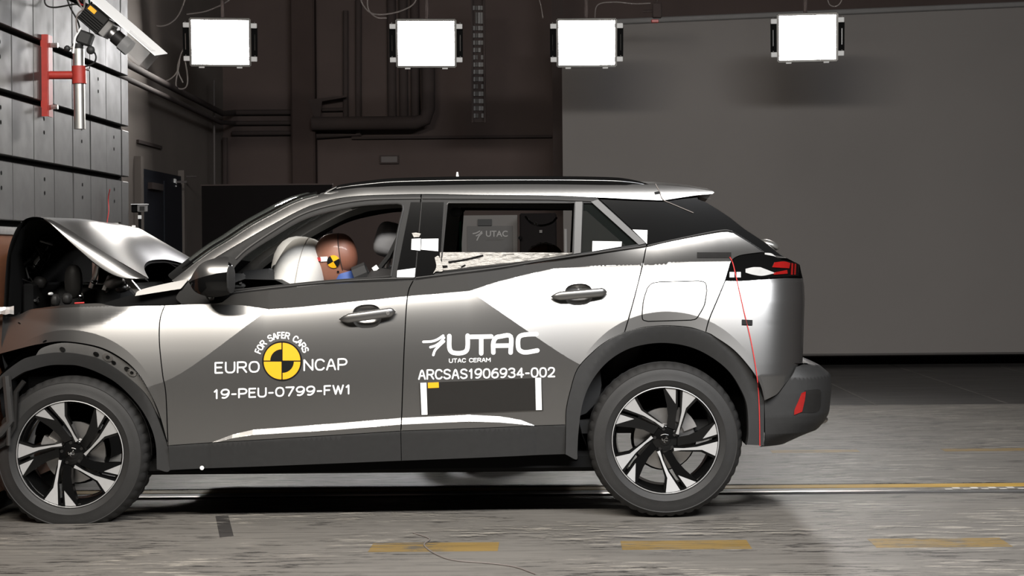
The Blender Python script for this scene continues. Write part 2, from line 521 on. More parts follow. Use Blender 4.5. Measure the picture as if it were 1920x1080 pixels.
def S(pts, dfn=d_body, off=0.0):
    """pixels -> (x, z) on the surface y = dfn(x, z)"""
    a = np.array(pts, float)
    Y = np.full(len(a), 0.05)
    for it in range(14):
        dxp, dyp = a[:, 0] - CX, a[:, 1] - CY
        X = (dxp * _c - dyp * _s) * (Y + D) / F
        Z = H - (dyp * _c + dxp * _s) * (Y + D) / F
        Y = 0.5 * Y + 0.5 * (dfn(X, Z) + off)
    return np.stack([X, Z], 1)

def dens(poly, step, closed=True):
    out = []
    n = len(poly)
    for i in range(n if closed else n - 1):
        a, b = np.array(poly[i]), np.array(poly[(i + 1) % n])
        k = max(1, int(np.hypot(*(b - a)) / step))
        for j in range(k): out.append(a + (b - a) * j / k)
    if not closed: out.append(np.array(poly[-1]))
    return np.array(out)
def inset(poly, g):
    p = np.array(poly)
    ar = np.sum(p[:, 0] * np.roll(p[:, 1], -1) - np.roll(p[:, 0], -1) * p[:, 1])
    sg = 1 if ar > 0 else -1
    t = np.roll(p, -1, 0) - np.roll(p, 1, 0)
    t = t / (np.hypot(t[:, 0], t[:, 1])[:, None] + 1e-9)
    return p + g * sg * np.stack([-t[:, 1], t[:, 0]], 1)
def inside(pt, poly):
    x, y = pt[:, 0], pt[:, 1]
    c = np.zeros(len(pt), bool)
    q = np.roll(poly, -1, 0)
    for (x1, y1), (x2, y2) in zip(poly, q):
        if y1 == y2: continue
        m = ((y1 > y) != (y2 > y)) & (x < (x2 - x1) * (y - y1) / (y2 - y1) + x1)
        c ^= m
    return c

CREASES = []
def panel(name, outline, m, parent, dfn=d_body, off=0.0, gap=0.0025, thick=0.02, step=0.022, holes=(), raw=False, mirror=True, creases=True, bstep=0.012, far_parent=None, label=None):
    """a pressed panel lying on y = dfn(x, z); outline in pixels (or x, z when raw)"""
    pol = np.array(outline) if raw else S(outline, dfn, off)
    pol = inset(dens(pol, bstep), gap) if gap else dens(pol, bstep)
    hol = [inset(dens(S(h, dfn, off), bstep), -0.0005) for h in holes]
    pts, edges = [], []
    def ring(q):
        b = len(pts)
        for v in q: pts.append(Vector((v[0], v[1])))
        for i in range(len(q)): edges.append((b + i, b + (i + 1) % len(q)))
    ring(pol)
    for h in hol: ring(h)
    x0, z0 = pol.min(0); x1, z1 = pol.max(0)
    gx, gz = np.meshgrid(np.arange(x0 + step / 2, x1, step), np.arange(z0 + step / 2, z1, step))
    gp = np.stack([gx.ravel(), gz.ravel()], 1)
    ok = inside(gp, inset(pol, step * 0.35))
    for h in hol: ok &= ~inside(gp, inset(h, -step * 0.35))
    for v in gp[ok]: pts.append(Vector((v[0], v[1])))
    if creases:
        for c in CREASES:
            cc = c[inside(c, pol)]
            if len(cc) < 2: continue
            b = len(pts); prev = None
            for v in cc:
                pts.append(Vector((v[0], v[1])))
                if prev is not None and np.hypot(*(v - prev)) < 0.03: edges.append((len(pts) - 2, len(pts) - 1))
                prev = v
    vo, eo, fo, _, _, _ = delaunay_2d_cdt(pts, edges, [], 0, 1e-6)
    V = np.array([(v.x, v.y) for v in vo])
    T = np.array([f for f in fo if len(f) == 3])
    cen = V[T].mean(1)
    ok = inside(cen, pol)
    for h in hol: ok &= ~inside(cen, h)
    T = T[ok]
    a, b, c = V[T[:, 0]], V[T[:, 1]], V[T[:, 2]]
    flip = ((b - a)[:, 0] * (c - a)[:, 1] - (b - a)[:, 1] * (c - a)[:, 0]) < 0
    T[flip] = T[flip][:, ::-1]                          # counter-clockwise in (x, z) faces -Y
    Yv = dfn(V[:, 0], V[:, 1]) + off
    # corner normals from the surface itself
    L = V[T].reshape(-1, 2) * 0.8 + np.repeat(V[T].mean(1), 3, 0) * 0.2
    e = 6e-4
    dx = (dfn(L[:, 0] + e, L[:, 1]) - dfn(L[:, 0] - e, L[:, 1])) / (2 * e)
    dz = (dfn(L[:, 0], L[:, 1] + e) - dfn(L[:, 0], L[:, 1] - e)) / (2 * e)
    nn = np.stack([dx, -np.ones_like(dx), dz], 1)
    nn /= np.linalg.norm(nn, axis=1)[:, None]
    # rims
    cnt = {}
    for t in T:
        for i in range(3):
            k = (t[i], t[(i + 1) % 3]); cnt[k] = 1
    be = [k for k in cnt if (k[1], k[0]) not in cnt]
    verts = [(V[i, 0], Yv[i], V[i, 1]) for i in range(len(V))]
    faces = [tuple(t) for t in T.tolist()]
    norms = nn.tolist()
    if thick:
        back = {}
        for i, j in be:
            for k in (i, j):
                if k not in back:
                    back[k] = len(verts); verts.append((V[k, 0], Yv[k] + thick, V[k, 1]))
            faces.append((j, i, back[i], back[j]))
            ed = V[j] - V[i]; q = np.array([ed[1], 0, -ed[0]]); q = q / (np.linalg.norm(q) + 1e-9)
            norms += [q.tolist()] * 4
    def mk(vs, fs, ns, par):
        me = bpy.data.meshes.new(name)
        me.from_pydata(vs, [], fs)
        me.polygons.foreach_set('use_smooth', [True] * len(fs))
        me.normals_split_custom_set(ns)
        me.update()
        return link(name, me, m, par)
    o = mk(verts, faces, norms, parent)
    if label: o['label'] = label
    if mirror:
        fv = [(v[0], W2 - v[1], v[2]) for v in verts]
        ff = [f[::-1] for f in faces]
        fn = []; k = 0
        for f in faces:
            q = norms[k:k + len(f)]; k += len(f)
            fn += [(n[0], -n[1], n[2]) for n in q[::-1]]
        o2 = mk(fv, ff, fn, far_parent or parent)
        return o, o2
    return o

def crease_px(pts, Y=None):
    CREASES.append(dens(S(cr(pts)), 0.012, False))
CREASES.append(dens(np.stack([_zx, _zz], 1), 0.004, False))
_q = np.linspace(_r1[0], 0.42, 220); CREASES.append(np.stack([_q, RP[1] - ((0.16 - soft(0.16 - _q, 0.06)) - RP[0]) * RN[0] / RN[1]], 1))
_q = np.linspace(-2.0, _f1[0], 220); CREASES.append(np.stack([_q, FP[1] - ((-1.75 + soft(_q + 1.75, 0.06)) - FP[0]) * FN[0] / FN[1]], 1))
CREASES.append(dens(np.stack([_lx, _lz], 1), 0.005, False))
CREASES.append(dens(np.stack([_lx, np.array(_lz) - np.array(_lh)], 1), 0.005, False))
for C_, R_ in ((RC, RR), (FC, FR)):
    CREASES.append(np.array([[C_[0] + R_ * math.cos(a), C_[1] + R_ * math.sin(a)] for a in np.linspace(R(-25), R(205), 170)]))

# ================================================================ the car: panels
CAR = empty('car', (P(690, 980, YC)[0], YC, 0.0), 'silver grey crossover car with crumpled nose pressed against the wooden barrier facing', 'car')

arch_r_out = [(1061, 797), (1062, 768), (1069, 735), (1083, 692), (1112, 660), (1138, 640), (1171, 623.5), (1208, 614), (1250, 611), (1292, 614), (1333, 627), (1375, 656), (1408, 693), (1425, 722), (1433, 752)]
arch_r_in = [(1083, 847), (1085, 810), (1092, 760), (1108, 718), (1137, 681), (1175, 656), (1217, 645), (1258, 644), (1300, 653), (1337, 672), (1367, 697), (1387, 727), (1400, 760), (1403, 810), (1400, 834)]
fend_edge = [(-14, 668), (35, 655), (74, 646), (122, 641), (185, 651), (230, 674), (259, 701), (281, 738), (298, 776), (315, 836)]
door_gap_f = [(315, 836), (311, 740), (305, 703), (299, 644), (300, 600), (309, 572)]
door_gap_m = [(775, 525), (764, 556), (758, 650), (753, 782), (751.5, 808.5)]
door_gap_r = [(1211.5, 463), (1204, 500), (1188, 564), (1171, 623.5)]
belt_f = [(309, 572), (350, 570), (400, 568.5), (416, 566), (434, 552.5), (450, 549), (520, 541), (611, 532), (700, 528), (775, 525)]
belt_r = [(775, 525), (843, 516), (927, 506), (1010, 492), (1093, 480), (1163, 470), (1211.5, 463)]
sill_f = [(315, 836), (751.5, 808.5)]
sill_r = [(751.5, 808.5), (1061, 797)]
rev = lambda l: list(reversed(l))

def circ(c, rx, ry, n=28, rot=0.0, e=1.0):
    pw = lambda v: math.copysign(abs(v) ** e, v)
    return [(c[0] + rx * pw(math.cos(t)) * math.cos(rot) - ry * pw(math.sin(t)) * math.sin(rot), c[1] + rx * pw(math.cos(t)) * math.sin(rot) + ry * pw(math.sin(t)) * math.cos(rot)) for t in [2 * PI * i / n for i in range(n)]]

cup_f = circ((688, 593), 27, 22, rot=R(-3), e=0.75)
cup_r = circ((1085, 552), 26, 20, rot=R(-3), e=0.75)
out = join(belt_f[:4], belt_f[3:5], belt_f[4:], door_gap_m, rev(sill_f), door_gap_f)
FD, FD2 = panel('front_door', out, 'paint', CAR, holes=[cup_f], step=0.018)
out = join(belt_r, door_gap_r, rev(arch_r_out[:7]), rev(sill_r), rev(door_gap_m))
RD, RD2 = panel('rear_door', out, 'paint', CAR, holes=[cup_r], step=0.018)
out = join([(309, 572), (259, 572.5), (222, 574), (200, 571)], [(200, 571), (185, 568), (150, 569), (111, 572), (80, 576), (55, 580), (28, 592), (0, 594), (-14, 602)], [(-14, 602), (-14, 668)], fend_edge, door_gap_f)
FW, FW2 = panel('front_wing', out, 'paint', CAR, step=0.016)
tail_l = [(1433, 473), (1394, 478), (1379, 483), (1371, 490)]
fuel = join([(1213, 540), (1222, 531), (1236, 528)], [(1236, 528), (1310, 526)], [(1310, 526), (1323, 530), (1326, 545)], [(1326, 545), (1322, 570), (1315, 585)], [(1315, 585), (1306, 598), (1296, 601)], [(1296, 601), (1215, 603.5)], [(1215, 603.5), (1205, 600), (1203, 590)], [(1203, 590), (1206, 563), (1213, 540)])
out = join([(1211.5, 463), (1260, 451.5), (1350, 435), (1375, 436)], [(1375, 436), (1405, 454), (1433, 473)], tail_l, [(1371, 490), (1360, 526)], [(1360, 526), (1345, 562), (1330, 598), (1323, 623)], [(1323, 623), (1292, 614), (1250, 611), (1208, 614), (1171, 623.5)], rev(door_gap_r))
QP, QP2 = panel('quarter_panel', out, 'paint', CAR, holes=[fuel], step=0.018)
panel('fuel_flap', fuel, 'paint', QP, gap=0.004, mirror=False, thick=0.015)
# painted bumper skin: side boundary in pixels, tail end in metres
e0 = lambda z: float(np.interp(z, EZ, EX)) - 0.006
side = S(join([(1323, 623), (1330, 598), (1345, 562), (1360, 526)], [(1360, 526), (1392, 526), (1433, 523), (1480, 520)])[0:-1])
zz = np.linspace(side[-1][1] - 0.004, P(1500, 674, .3)[2], 12)
tail = [(e0(z), z) for z in zz]
low = S(join([(1492, 690), (1485, 704), (1470, 724), (1458, 739), (1446, 746), (1433, 752)], rev(arch_r_out[10:15]), [(1333, 627), (1323, 623)]))
BS, BS2 = panel('rear_bumper_skin', [tuple(v) for v in side] + tail + [tuple(v) for v in low], 'paint', CAR, raw=True, step=0.016, bstep=0.01)
# tail lamp
tl_px = S(join([(1371, 490), (1379, 483), (1394, 478), (1433, 473)], [(1433, 473), (1453, 481), (1466, 487)]), d_lamp, -0.004)
z1, z2 = tl_px[-1][1], side[-1][1] + 0.006
tl_tail = [(e0(z), z) for z in np.linspace(z1 - 0.012, z2, 8)]
tl_low = S([(1480, 519), (1433, 522), (1392, 525), (1361, 525.5)], d_lamp, -0.004)
TL, TL2 = panel('tail_lamp', [tuple(v) for v in tl_px] + tl_tail + [tuple(v) for v in tl_low], 'gloss_black', CAR, dfn=d_lamp, raw=True, off=-0.006, step=0.014, bstep=0.01, gap=0.001)
for q, mm in ((join([(1452, 492), (1470, 490), (1482, 493)], [(1482, 493), (1480, 503)], [(1480, 503), (1448, 501)], [(1448, 501), (1452, 492)]), 'red_lamp'),
              (join([(1446, 512), (1476, 506)], [(1476, 506), (1477, 513)], [(1477, 513), (1452, 515)], [(1452, 515), (1446, 512)]), 'red_lamp'),
              (join([(1398, 504), (1412, 501), (1426, 501)], [(1426, 501), (1444, 508), (1454, 512)], [(1454, 512), (1430, 517), (1412, 515), (1398, 511)], [(1398, 511), (1398, 504)]), 'clear_lamp'),
              (join([(1434, 474), (1446, 475), (1455, 481)], [(1455, 481), (1434, 477)], [(1434, 477), (1434, 474)]), 'clear_lamp')):
    panel('lamp_lens', q, mm, TL, dfn=d_lamp, off=-0.0095, gap=0, thick=0.006, step=0.012, mirror=False, creases=False)
for x0, x1, y0, y1 in ((1484, 1487.5, 493, 515), (1490, 1493, 494, 515)):
    panel('lamp_lens', [(x0, y0), (x1, y0 + 1), (x1 - 1, y1), (x0 - 1, y1)], 'red_lamp', TL, dfn=d_lamp, off=-0.0095, gap=0, thick=0.006, step=0.012, mirror=False, creases=False)
# lower bumper
e1 = lambda z: float(np.interp(z, BZ, BX)) - 0.006
lb = S(join([(1425, 838), (1433, 834)], [(1433, 834), (1433, 752)], [(1433, 752), (1446, 746), (1458, 739), (1470, 724), (1485, 704), (1493, 688)]), d_bumper)
zt = np.linspace(P(1530, 681, .3)[2] + 0.012, P(1430, 837, .1)[2], 26)
BU, BU2 = panel('rear_bumper', [tuple(v) for v in lb] + [(float(np.interp(0.75, [0, 1], [lb[-1][0], e1(zt[0])])), zt[0])] + [(e1(z), z) for z in zt], 'black_plastic', CAR, dfn=d_bumper, raw=True, step=0.018, gap=0.001, creases=False)
# reflector in the bumper
panel('reflector', join([(1503, 737), (1511, 734)], [(1511, 734), (1509, 750), (1504, 772)], [(1504, 772), (1489, 778)], [(1489, 778), (1490, 768), (1497, 752), (1503, 737)]), 'red_lamp', BU, dfn=d_bumper, off=-0.004, gap=0, mirror=False, creases=False, thick=0.006, step=0.01)
panel('reflector_recess', join([(1509, 732), (1535, 730), (1540, 735)], [(1540, 735), (1535, 770), (1500, 774)], [(1500, 774), (1508, 755), (1509, 732)]), 'dark_plastic', BU, dfn=d_bumper, off=-0.002, gap=0, mirror=False, creases=False, thick=0.004, step=0.012)

# cladding
def clad_bottom(a, b): return [(a, float(np.interp(a, [315, 1060], [882, 852]))), (b, float(np.interp(b, [315, 1060], [882, 852])))]
CLf = panel('sill_cladding', join(sill_f, [(751.5, 808.5), (752.5, 864)], clad_bottom(752.5, 318), [(318, 882), (315, 836)]), 'black_plastic', CAR, dfn=d_clad, gap=0.0015, creases=False)
CLr = panel('sill_cladding', join(sill_r, [(1061, 797), (1060, 852)], clad_bottom(1060, 752.5), [(752.5, 864), (751.5, 808.5)]), 'black_plastic', CAR, dfn=d_clad, gap=0.0015, creases=False)
panel('underfloor_edge', join([(330, 876), (1082, 846)], [(1082, 846), (1084, 861)], [(1084, 861), (1000, 866), (880, 872), (793, 877)], [(793, 877), (740, 880), (720, 878), (676, 882), (560, 885), (468, 888)], [(468, 888), (440, 884), (420, 880), (358, 882), (330, 884)], [(330, 884), (330, 876)]), 'void_black', CAR, dfn=lambda x, z: 0.10 + 0 * x, gap=0, creases=False, thick=0.1)
panel('wheel_arch_trim', join(arch_r_out, [(1433, 752), (1433, 836)], [(1433, 836), (1400, 834)], rev(arch_r_in), [(1083, 847), (1081, 862), (1060, 852)], [(1060, 852), (1061, 797)]), 'black_plastic', CAR, dfn=d_archr, gap=0.001, creases=False, thick=0.06)
arch_f_out = [(-14, 730), (0, 706), (37, 677), (60, 668), (93, 662), (120, 661), (148, 664), (185, 673), (222, 695), (259, 725), (281, 752), (296, 785), (308, 818), (315, 838)]
arch_f_in = [(-14, 760), (0, 730), (37, 702), (60, 693), (93, 685), (120, 684), (148, 686), (185, 699), (222, 721), (259, 759), (281, 796), (292, 833), (294, 880)]
panel('wheel_arch_trim', join(arch_f_out, [(315, 838), (318, 882), (294, 880)], rev(arch_f_in), [(-14, 760), (-14, 730)]), 'black_plastic', CAR, dfn=d_archf, gap=0.0, creases=False, thick=0.06)
AB = panel('arch_bracket', join([(66, 668), (80, 652), (122, 643), (185, 653), (230, 676), (259, 703), (283, 742), (300, 785)], [(300, 785), (285, 760), (259, 732), (222, 702), (185, 680), (148, 672), (93, 669), (66, 668)]), 'bracket_grey', CAR, dfn=d_archf, off=0.014, gap=0.0, creases=False, mirror=False)
for (hx, hy, hr) in ((117, 655, 5), (180, 664, 5), (202, 670, 9), (213, 680, 4), (238, 692, 5), (247, 699, 8)):
    panel('clip_hole' if hr < 6 else 'clip_bracket', circ((hx, hy), hr * 1.15, hr * 0.8, 14, R(30)), 'gloss_black' if hr < 6 else 'steel', AB, dfn=d_archf, off=0.010, gap=0, mirror=False, creases=False, thick=0.004, step=0.01)
    if hr > 6: panel('clip_hole', circ((hx, hy), hr * .45, hr * 0.4, 10, R(30)), 'gloss_black', AB, dfn=d_archf, off=0.0085, gap=0, mirror=False, creases=False, thick=0.002, step=0.01)
panel('clip_hole', circ((84, 640), 4.5, 1.8, 10, R(-28)), 'gloss_black', FW, off=-0.001, gap=0, mirror=False, creases=False, thick=0.002, step=0.01)
panel('clip_hole', circ((36, 606), 3, 1.6, 10, R(28)), 'gloss_black', FW, off=-0.001, gap=0, mirror=False, creases=False, thick=0.002, step=0.01)

# cant rail and windscreen pillar in body colour
cant_low = [(354, 526), (375, 505), (400, 486), (455, 453), (511, 421), (567, 392), (600, 380), (636, 371.5), (678, 367), (733, 365), (803, 364), (899, 365.5), (1038, 367), (1113, 370), (1204, 374.5), (1243, 376)]
cant_tail = [(1243, 376), (1278, 370.5), (1305, 366.5), (1336, 364)]
pil_out = [(322, 526), (345, 508), (368, 490), (400, 467), (428, 450), (469, 423), (511, 400), (539, 385), (567, 373), (592, 365.5), (630, 357), (678, 350), (733, 347), (803, 345.5), (900, 345), (1038, 345), (1149, 345), (1215, 345.5), (1243, 346.5), (1294, 351), (1322, 356), (1337, 358)]
out = join(pil_out, [(1337, 358), (1339.5, 361), (1336, 364)], rev(cant_tail), rev(cant_low), [(354, 526), (340, 537), (322, 526)])
CR, CR2 = panel('roof_side', out, 'paint', CAR, dfn=d_roof, gap=0.001, step=0.012, creases=False)
panel('cowl_trim', join([(253, 555), (261, 544.5), (300, 534), (354, 523)], [(354, 523), (340, 540), (335, 542)], [(335, 542), (290, 549), (253, 555)]), 'paint', CAR, dfn=lambda x, z: 0.10 + 0.5 * (z - 1.03) + 0 * x, gap=0, creases=False)
panel('wing_gap', join([(190, 570), (222, 560), (253, 553), (300, 547), (338, 540)], [(338, 540), (352, 527), (352, 571)], [(352, 571), (259, 572), (205, 577)], [(205, 577), (190, 570)]), 'void_black', CAR, dfn=lambda x, z: 0.14 + 0 * x, gap=0, creases=False)

# window surrounds
open_f = join([(433, 545), (436, 508), (442, 496)], [(442, 496), (464, 475), (511, 444), (556, 417), (594, 402), (636, 392), (678, 385), (719, 382), (745, 381)], [(745, 381), (754, 384), (756, 392)], [(756, 392), (745, 440), (733, 518)], [(733, 518), (700, 521), (611, 527), (520, 536), (433, 545)])
out = join([(354, 527), (375, 505), (400, 486), (455, 453), (511, 421), (567, 392), (600, 380), (636, 371.5), (678, 367), (733, 365), (789, 364)], [(789, 364), (784, 440), (776, 524)], rev(belt_f[4:9] + [(775, 525)]), [(434, 552.5), (416, 566)], [(416, 566), (400, 568.5), (340, 570.5)], [(340, 570.5), (330, 556), (354, 527)])
WF, WF2 = panel('window_surround', out, 'frame_black', FD, dfn=d_gh, off=-0.001, gap=0.0012, holes=[open_f], creases=False, far_parent=FD2)
open_r = join([(838, 384), (841, 380)], [(841, 380), (1078, 380)], [(1078, 380), (1074, 476)], [(1074, 476), (1038, 483), (938, 497), (826, 509)], [(826, 509), (829, 475), (838, 384)])
open_q = join([(1094, 381), (1110, 381)], [(1110, 381), (1198, 457)], [(1198, 457), (1089, 474)], [(1089, 474), (1094, 381)])
out = join([(790.5, 364), (899, 365.5), (1038, 367), (1113, 370), (1122, 373)], [(1122, 373), (1170, 417), (1211.5, 457)], [(1211.5, 457), (1211.5, 463)], rev(belt_r), [(775, 525), (784, 440), (790.5, 364)])
WR, WR2 = panel('window_surround', out, 'frame_black', RD, dfn=d_gh, off=-0.001, gap=0.0012, holes=[open_r, open_q], creases=False, far_parent=RD2)
def trim(name, pts, m, par, off=-0.004, mirror=False, **k):
    return panel(name, pts, m, par, dfn=d_gh, off=off, gap=0, creases=False, mirror=mirror, thick=k.pop('thick', 0.004), **k)
trim('pillar_cover', [(770, 379), (789, 379), (777, 522), (742, 520.5)], 'gloss_black', FD)
trim('pillar_cover', [(791.5, 379), (832, 379), (826, 475), (814, 514), (779, 521)], 'gloss_black', RD)
trim('pillar_bar', [(1079, 378), (1092, 378), (1089, 474), (1076, 476)], 'satin_grey', RD, off=-0.006)
trim('pillar_bar', [(1108, 378), (1121, 374), (1211, 456), (1198, 459)], 'satin_grey', RD, off=-0.006)
panel('quarter_glass', open_q, 'quarter_tint', RD, dfn=d_gh, off=0.008, gap=-0.004, creases=False, thick=0.003, far_parent=RD2)
def seal(name, pts, m, par, rad=0.004, off=-0.002, closed=True, dfn=None):
    dfn = dfn or d_gh
    q = dens(S(pts, dfn, off), 0.02, closed)
    path = [(x, float(dfn(x, z)) + off, z) for x, z in q]
    if closed: path.append(path[0])
    return MB().tube(path, rad, 6).build(name, m, par)
seal('window_seal', open_f, 'satin_grey', FD, 0.0045)
seal('window_seal', open_r, 'satin_grey', RD, 0.004)
fr = cr([(442, 486), (464, 466), (511, 434), (556, 407), (594, 392), (636, 382), (678, 375.5), (719, 373), (789, 372)])
seal('window_seal', fr, 'satin_grey', FD, 0.005, closed=False)
seal('window_seal', [(792, 372), (900, 372.5), (1030, 374), (1112, 377)], 'satin_grey', RD, 0.005, closed=False)
seal('belt_moulding', cr([(434, 549), (520, 538.5), (611, 529.5), (700, 524), (776, 521.5)]), 'satin_grey', FD, 0.004, closed=False)
seal('belt_moulding', cr([(780, 521), (843, 513.5), (927, 503), (1010, 489.5), (1093, 477.5), (1163, 467.5), (1211, 461)]), 'satin_grey', RD, 0.004, closed=False)
# rear pillar in dark glass, running down beside the hatch
pa = S(join([(1213, 461.5), (1211.5, 455), (1170, 416), (1124, 373.5)], [(1124, 373.5), (1204, 377), (1243, 378)], [(1243, 378), (1278, 373), (1308, 370)]), d_roof)
zt_ = np.linspace(P(1316, 374, .25)[2], P(1462, 482, .3)[2], 22)
pb = [(e0(z), z) for z in zt_]
pc = S(join([(1440, 477), (1433, 473), (1405, 454), (1375, 436)], [(1375, 436), (1350, 434.5), (1267, 450.5), (1213, 461.5)]), d_roof)
CP, CP2 = panel('rear_pillar', [tuple(v) for v in pa] + pb + [tuple(v) for v in pc], 'gloss_black', CAR, dfn=d_roof, raw=True, gap=0.001, creases=False, bstep=0.01, step=0.016)
seal('pillar_moulding', cr([(1214, 461), (1267, 449), (1350, 432.5), (1373, 434)]), 'satin_grey', CP, 0.004, closed=False)
for bl_ in (belt_f[4:], belt_r, [(1211.5, 463), (1260, 451.5), (1350, 435), (1375, 436), (1405, 454), (1433, 473)]):
    c_ = cr(bl_)
    q1, q2 = S(c_, d_skin), S(c_, d_gh)
    MB().grid([[(x, float(d_skin(x, z)) + 0.002, z - 0.002) for x, z in q1], [(x, float(d_gh(x, z)) + 0.004, z + 0.004) for x, z in q2]]).build('belt_shelf', 'dark_plastic', CAR)
# inner dark shell seen in the panel gaps
out = join([(309, 574), (416, 568), (434, 555), (611, 535), (775, 528), (1010, 495), (1211, 466), (1350, 438), (1373, 440)], [(1373, 440), (1430, 475), (1370, 500)], [(1370, 500), (1440, 540), (1460, 680), (1430, 745)], rev([(1083, 689), (1112, 660), (1171, 625), (1208, 616), (1250, 613), (1292, 616), (1333, 629), (1375, 658), (1408, 695), (1430, 745)]), [(1083, 689), (1064, 790)], [(1064, 790), (752, 806), (320, 832)], [(320, 832), (313, 740), (303, 640), (309, 574)])
panel('body_shell', out, 'void_black', CAR, off=0.03, gap=0, creases=False, thick=0, step=0.05, holes=[circ((688, 593), 34, 28), circ((1085, 552), 32, 26)])

# ---------------------------------------------------------------- door handles
def cup(px, name, par):
    q = S(px, d_body); n = len(q); c = q.mean(0)
    rows = []
    for k, (sc, dep) in enumerate(((1.0, 0.0), (0.96, 0.010), (0.85, 0.024), (0.6, 0.034), (0.25, 0.037), (0.02, 0.037))):
        rows.append([(c[0] + (x - c[0]) * sc, float(d_body(x, z)) * (sc) + float(d_body(*c)) * (1 - sc) + dep, c[1] + (z - c[1]) * sc) for x, z in q])
    return MB().grid(rows, True).build(name, 'paint', par)
def handle(par, p0, p1, hw, lock):
    # p0 front tip, p1 rear tip in pixels
    n = 24
    a, b = np.array(p0, float), np.array(p1, float)
    rows = []
    for i in range(n + 1):
        t = i / n
        c = a + (b - a) * t
        w_ = hw * (min(1, (t / 0.16) ** 0.6) if t < 0.16 else (1 if t < 0.9 else max(0.05, 1 - ((t - 0.9) / 0.1) ** 2.2)))
        w_ = max(w_, 0.6)
        bow = 0.018 + 0.02 * math.sin(PI * min(1, t * 1.02)) ** 0.7
        x, z = S([c])[0]
        y0 = float(d_body(x, z))
        hz = w_ * 7.5 / F
        ring = []
        for k in range(12):
            an = 2 * PI * k / 12
            ring.append((x, y0 - bow + 0.009 * math.cos(an) * min(1, w_ / hw + .2), z + hz * math.copysign(abs(math.sin(an)) ** 0.7, math.sin(an))))
        rows.append(ring)
    m = MB().grid(rows, True)
    m.f.append(tuple(range(12))); m.f.append(tuple(n * 12 + k for k in range(12)))
    h = m.build('handle', 'paint', par, ang=50)
    if lock:
        x, z = S([(729, 587)])[0]; y = float(d_body(x, z)) - 0.046
        MB().lathe([(0.0001, -0.001), (0.008, -0.001), (0.009, 0.004)], 16, Matrix.Translation((x, y + 0.005, z))).build('lock_barrel', 'steel', par)
    x, z = S([(a + (b - a) * 0.77)])[0]; y = float(d_body(x, z))
    return h
cup(cup_f, 'handle_cup', FD); handle(FD, (637, 598.5), (742.5, 584), 9, True)
cup(cup_r, 'handle_cup', RD); handle(RD, (1033, 556), (1138, 547), 8.5, False)
# ================================================================ the car: roof, glass, tail, bonnet
def edge_curve(px, dfn=d_roof):
    q = S(px, dfn)
    return [(x, float(dfn(x, z)), z) for x, z in q]
def across(name, curve, crown, bow, m, par, n=14, axis='z', pw=2.0, off=0.0):
    """loft from the near edge curve to its mirror image; crown lifts the middle, bow pushes it along x"""
    rows = []
    for (x, y, z), cz, bx in zip(curve, crown if hasattr(crown, '__len__') else [crown] * len(curve), bow if hasattr(bow, '__len__') else [bow] * len(curve)):
        r = []
        for k in range(n + 1):
            t = k / n
            s_ = 1 - abs(2 * t - 1) ** pw
            r.append((x + bx * s_, y + (W2 - 2 * y) * t, z + cz * s_ + off))
        rows.append(r)
    return MB().grid(rows).build(name, m, par, ang=60)
top_c = edge_curve(cr([(597, 365), (630, 357.2), (678, 350.2), (733, 347.2), (803, 345.7), (900, 345.2), (1038, 345.2), (1149, 345.2), (1215, 345.7), (1243, 346.7), (1294, 351.2), (1322, 356.2), (1336, 358.2)]))
across('roof', top_c, 0.035, [0.0] * len(top_c), 'paint', CAR, 16)
liner = [(x, y + 0.05, z - 0.035) for x, y, z in top_c]
across('headliner', liner, 0.02, 0, 'trim_beige', CAR, 12)
ws = edge_curve(cr([(324, 525), (345, 508), (368, 490), (400, 467), (428, 450), (469, 423), (511, 400), (539, 385), (567, 373), (597, 365)]))
across('windscreen', ws[11:], 0.03, -0.13, 'clear_glass', CAR, 16, pw=2.2)
across('windscreen_frit', ws[:12], 0.03, -0.13, 'void_black', CAR, 16, pw=2.2)
bl = [(x + 0.004, y + 0.002, z - 0.002) for x, y, z in ws]
MB().tube([(x - 0.006, y - 0.004, z + 0.010) for x, y, z in ws[6:]], 0.006, 6).build('windscreen_seal', 'gloss_black', CAR)
# rear hatch: dark glass upper part, painted lower part
def rear_row(z, y0, ex, bow, n=14):
    return [(ex + bow * (1 - abs(2 * k / n - 1) ** 2.5), y0 + (W2 - 2 * y0) * k / n, z) for k in range(n + 1)]
rows = []
for z in np.linspace(1.455, P(1466, 484, .3)[2], 12):
    ex = float(np.interp(z, EZ, EX)) - 0.006
    rows.append(rear_row(z, float(d_roof(ex, z)), ex, 0.05))
HG = MB().grid(rows).build('rear_window', 'tint_glass', CAR, ang=60)
rows = []
for z in list(np.linspace(P(1466, 484, .3)[2], P(1500, 676, .3)[2], 16)):
    ex = float(np.interp(z, EZ, EX)) - 0.006
    y0 = float(d_body(ex, z))
    rows.append(rear_row(z, y0, ex, 0.02))
TG = MB().grid(rows).build('tailgate', 'paint', CAR, ang=60)
rows = []
zb_top = P(1530, 681, .3)[2] + 0.012
for x_, z in ((float(np.interp(zb_top, BZ, BX)) - 0.10, zb_top + 0.012), (float(np.interp(zb_top, BZ, BX)) - 0.03, zb_top + 0.008)):
    rows.append(rear_row(z, 0.22, x_, 0.0))
for z in np.linspace(zb_top, P(1430, 837, .1)[2], 18):
    ex = float(np.interp(z, BZ, BX)) - 0.006
    rows.append(rear_row(z, float(d_bumper(ex, z)), ex, 0.015))
MB().grid(rows).build('rear_bumper_centre', 'black_plastic', CAR, ang=60)
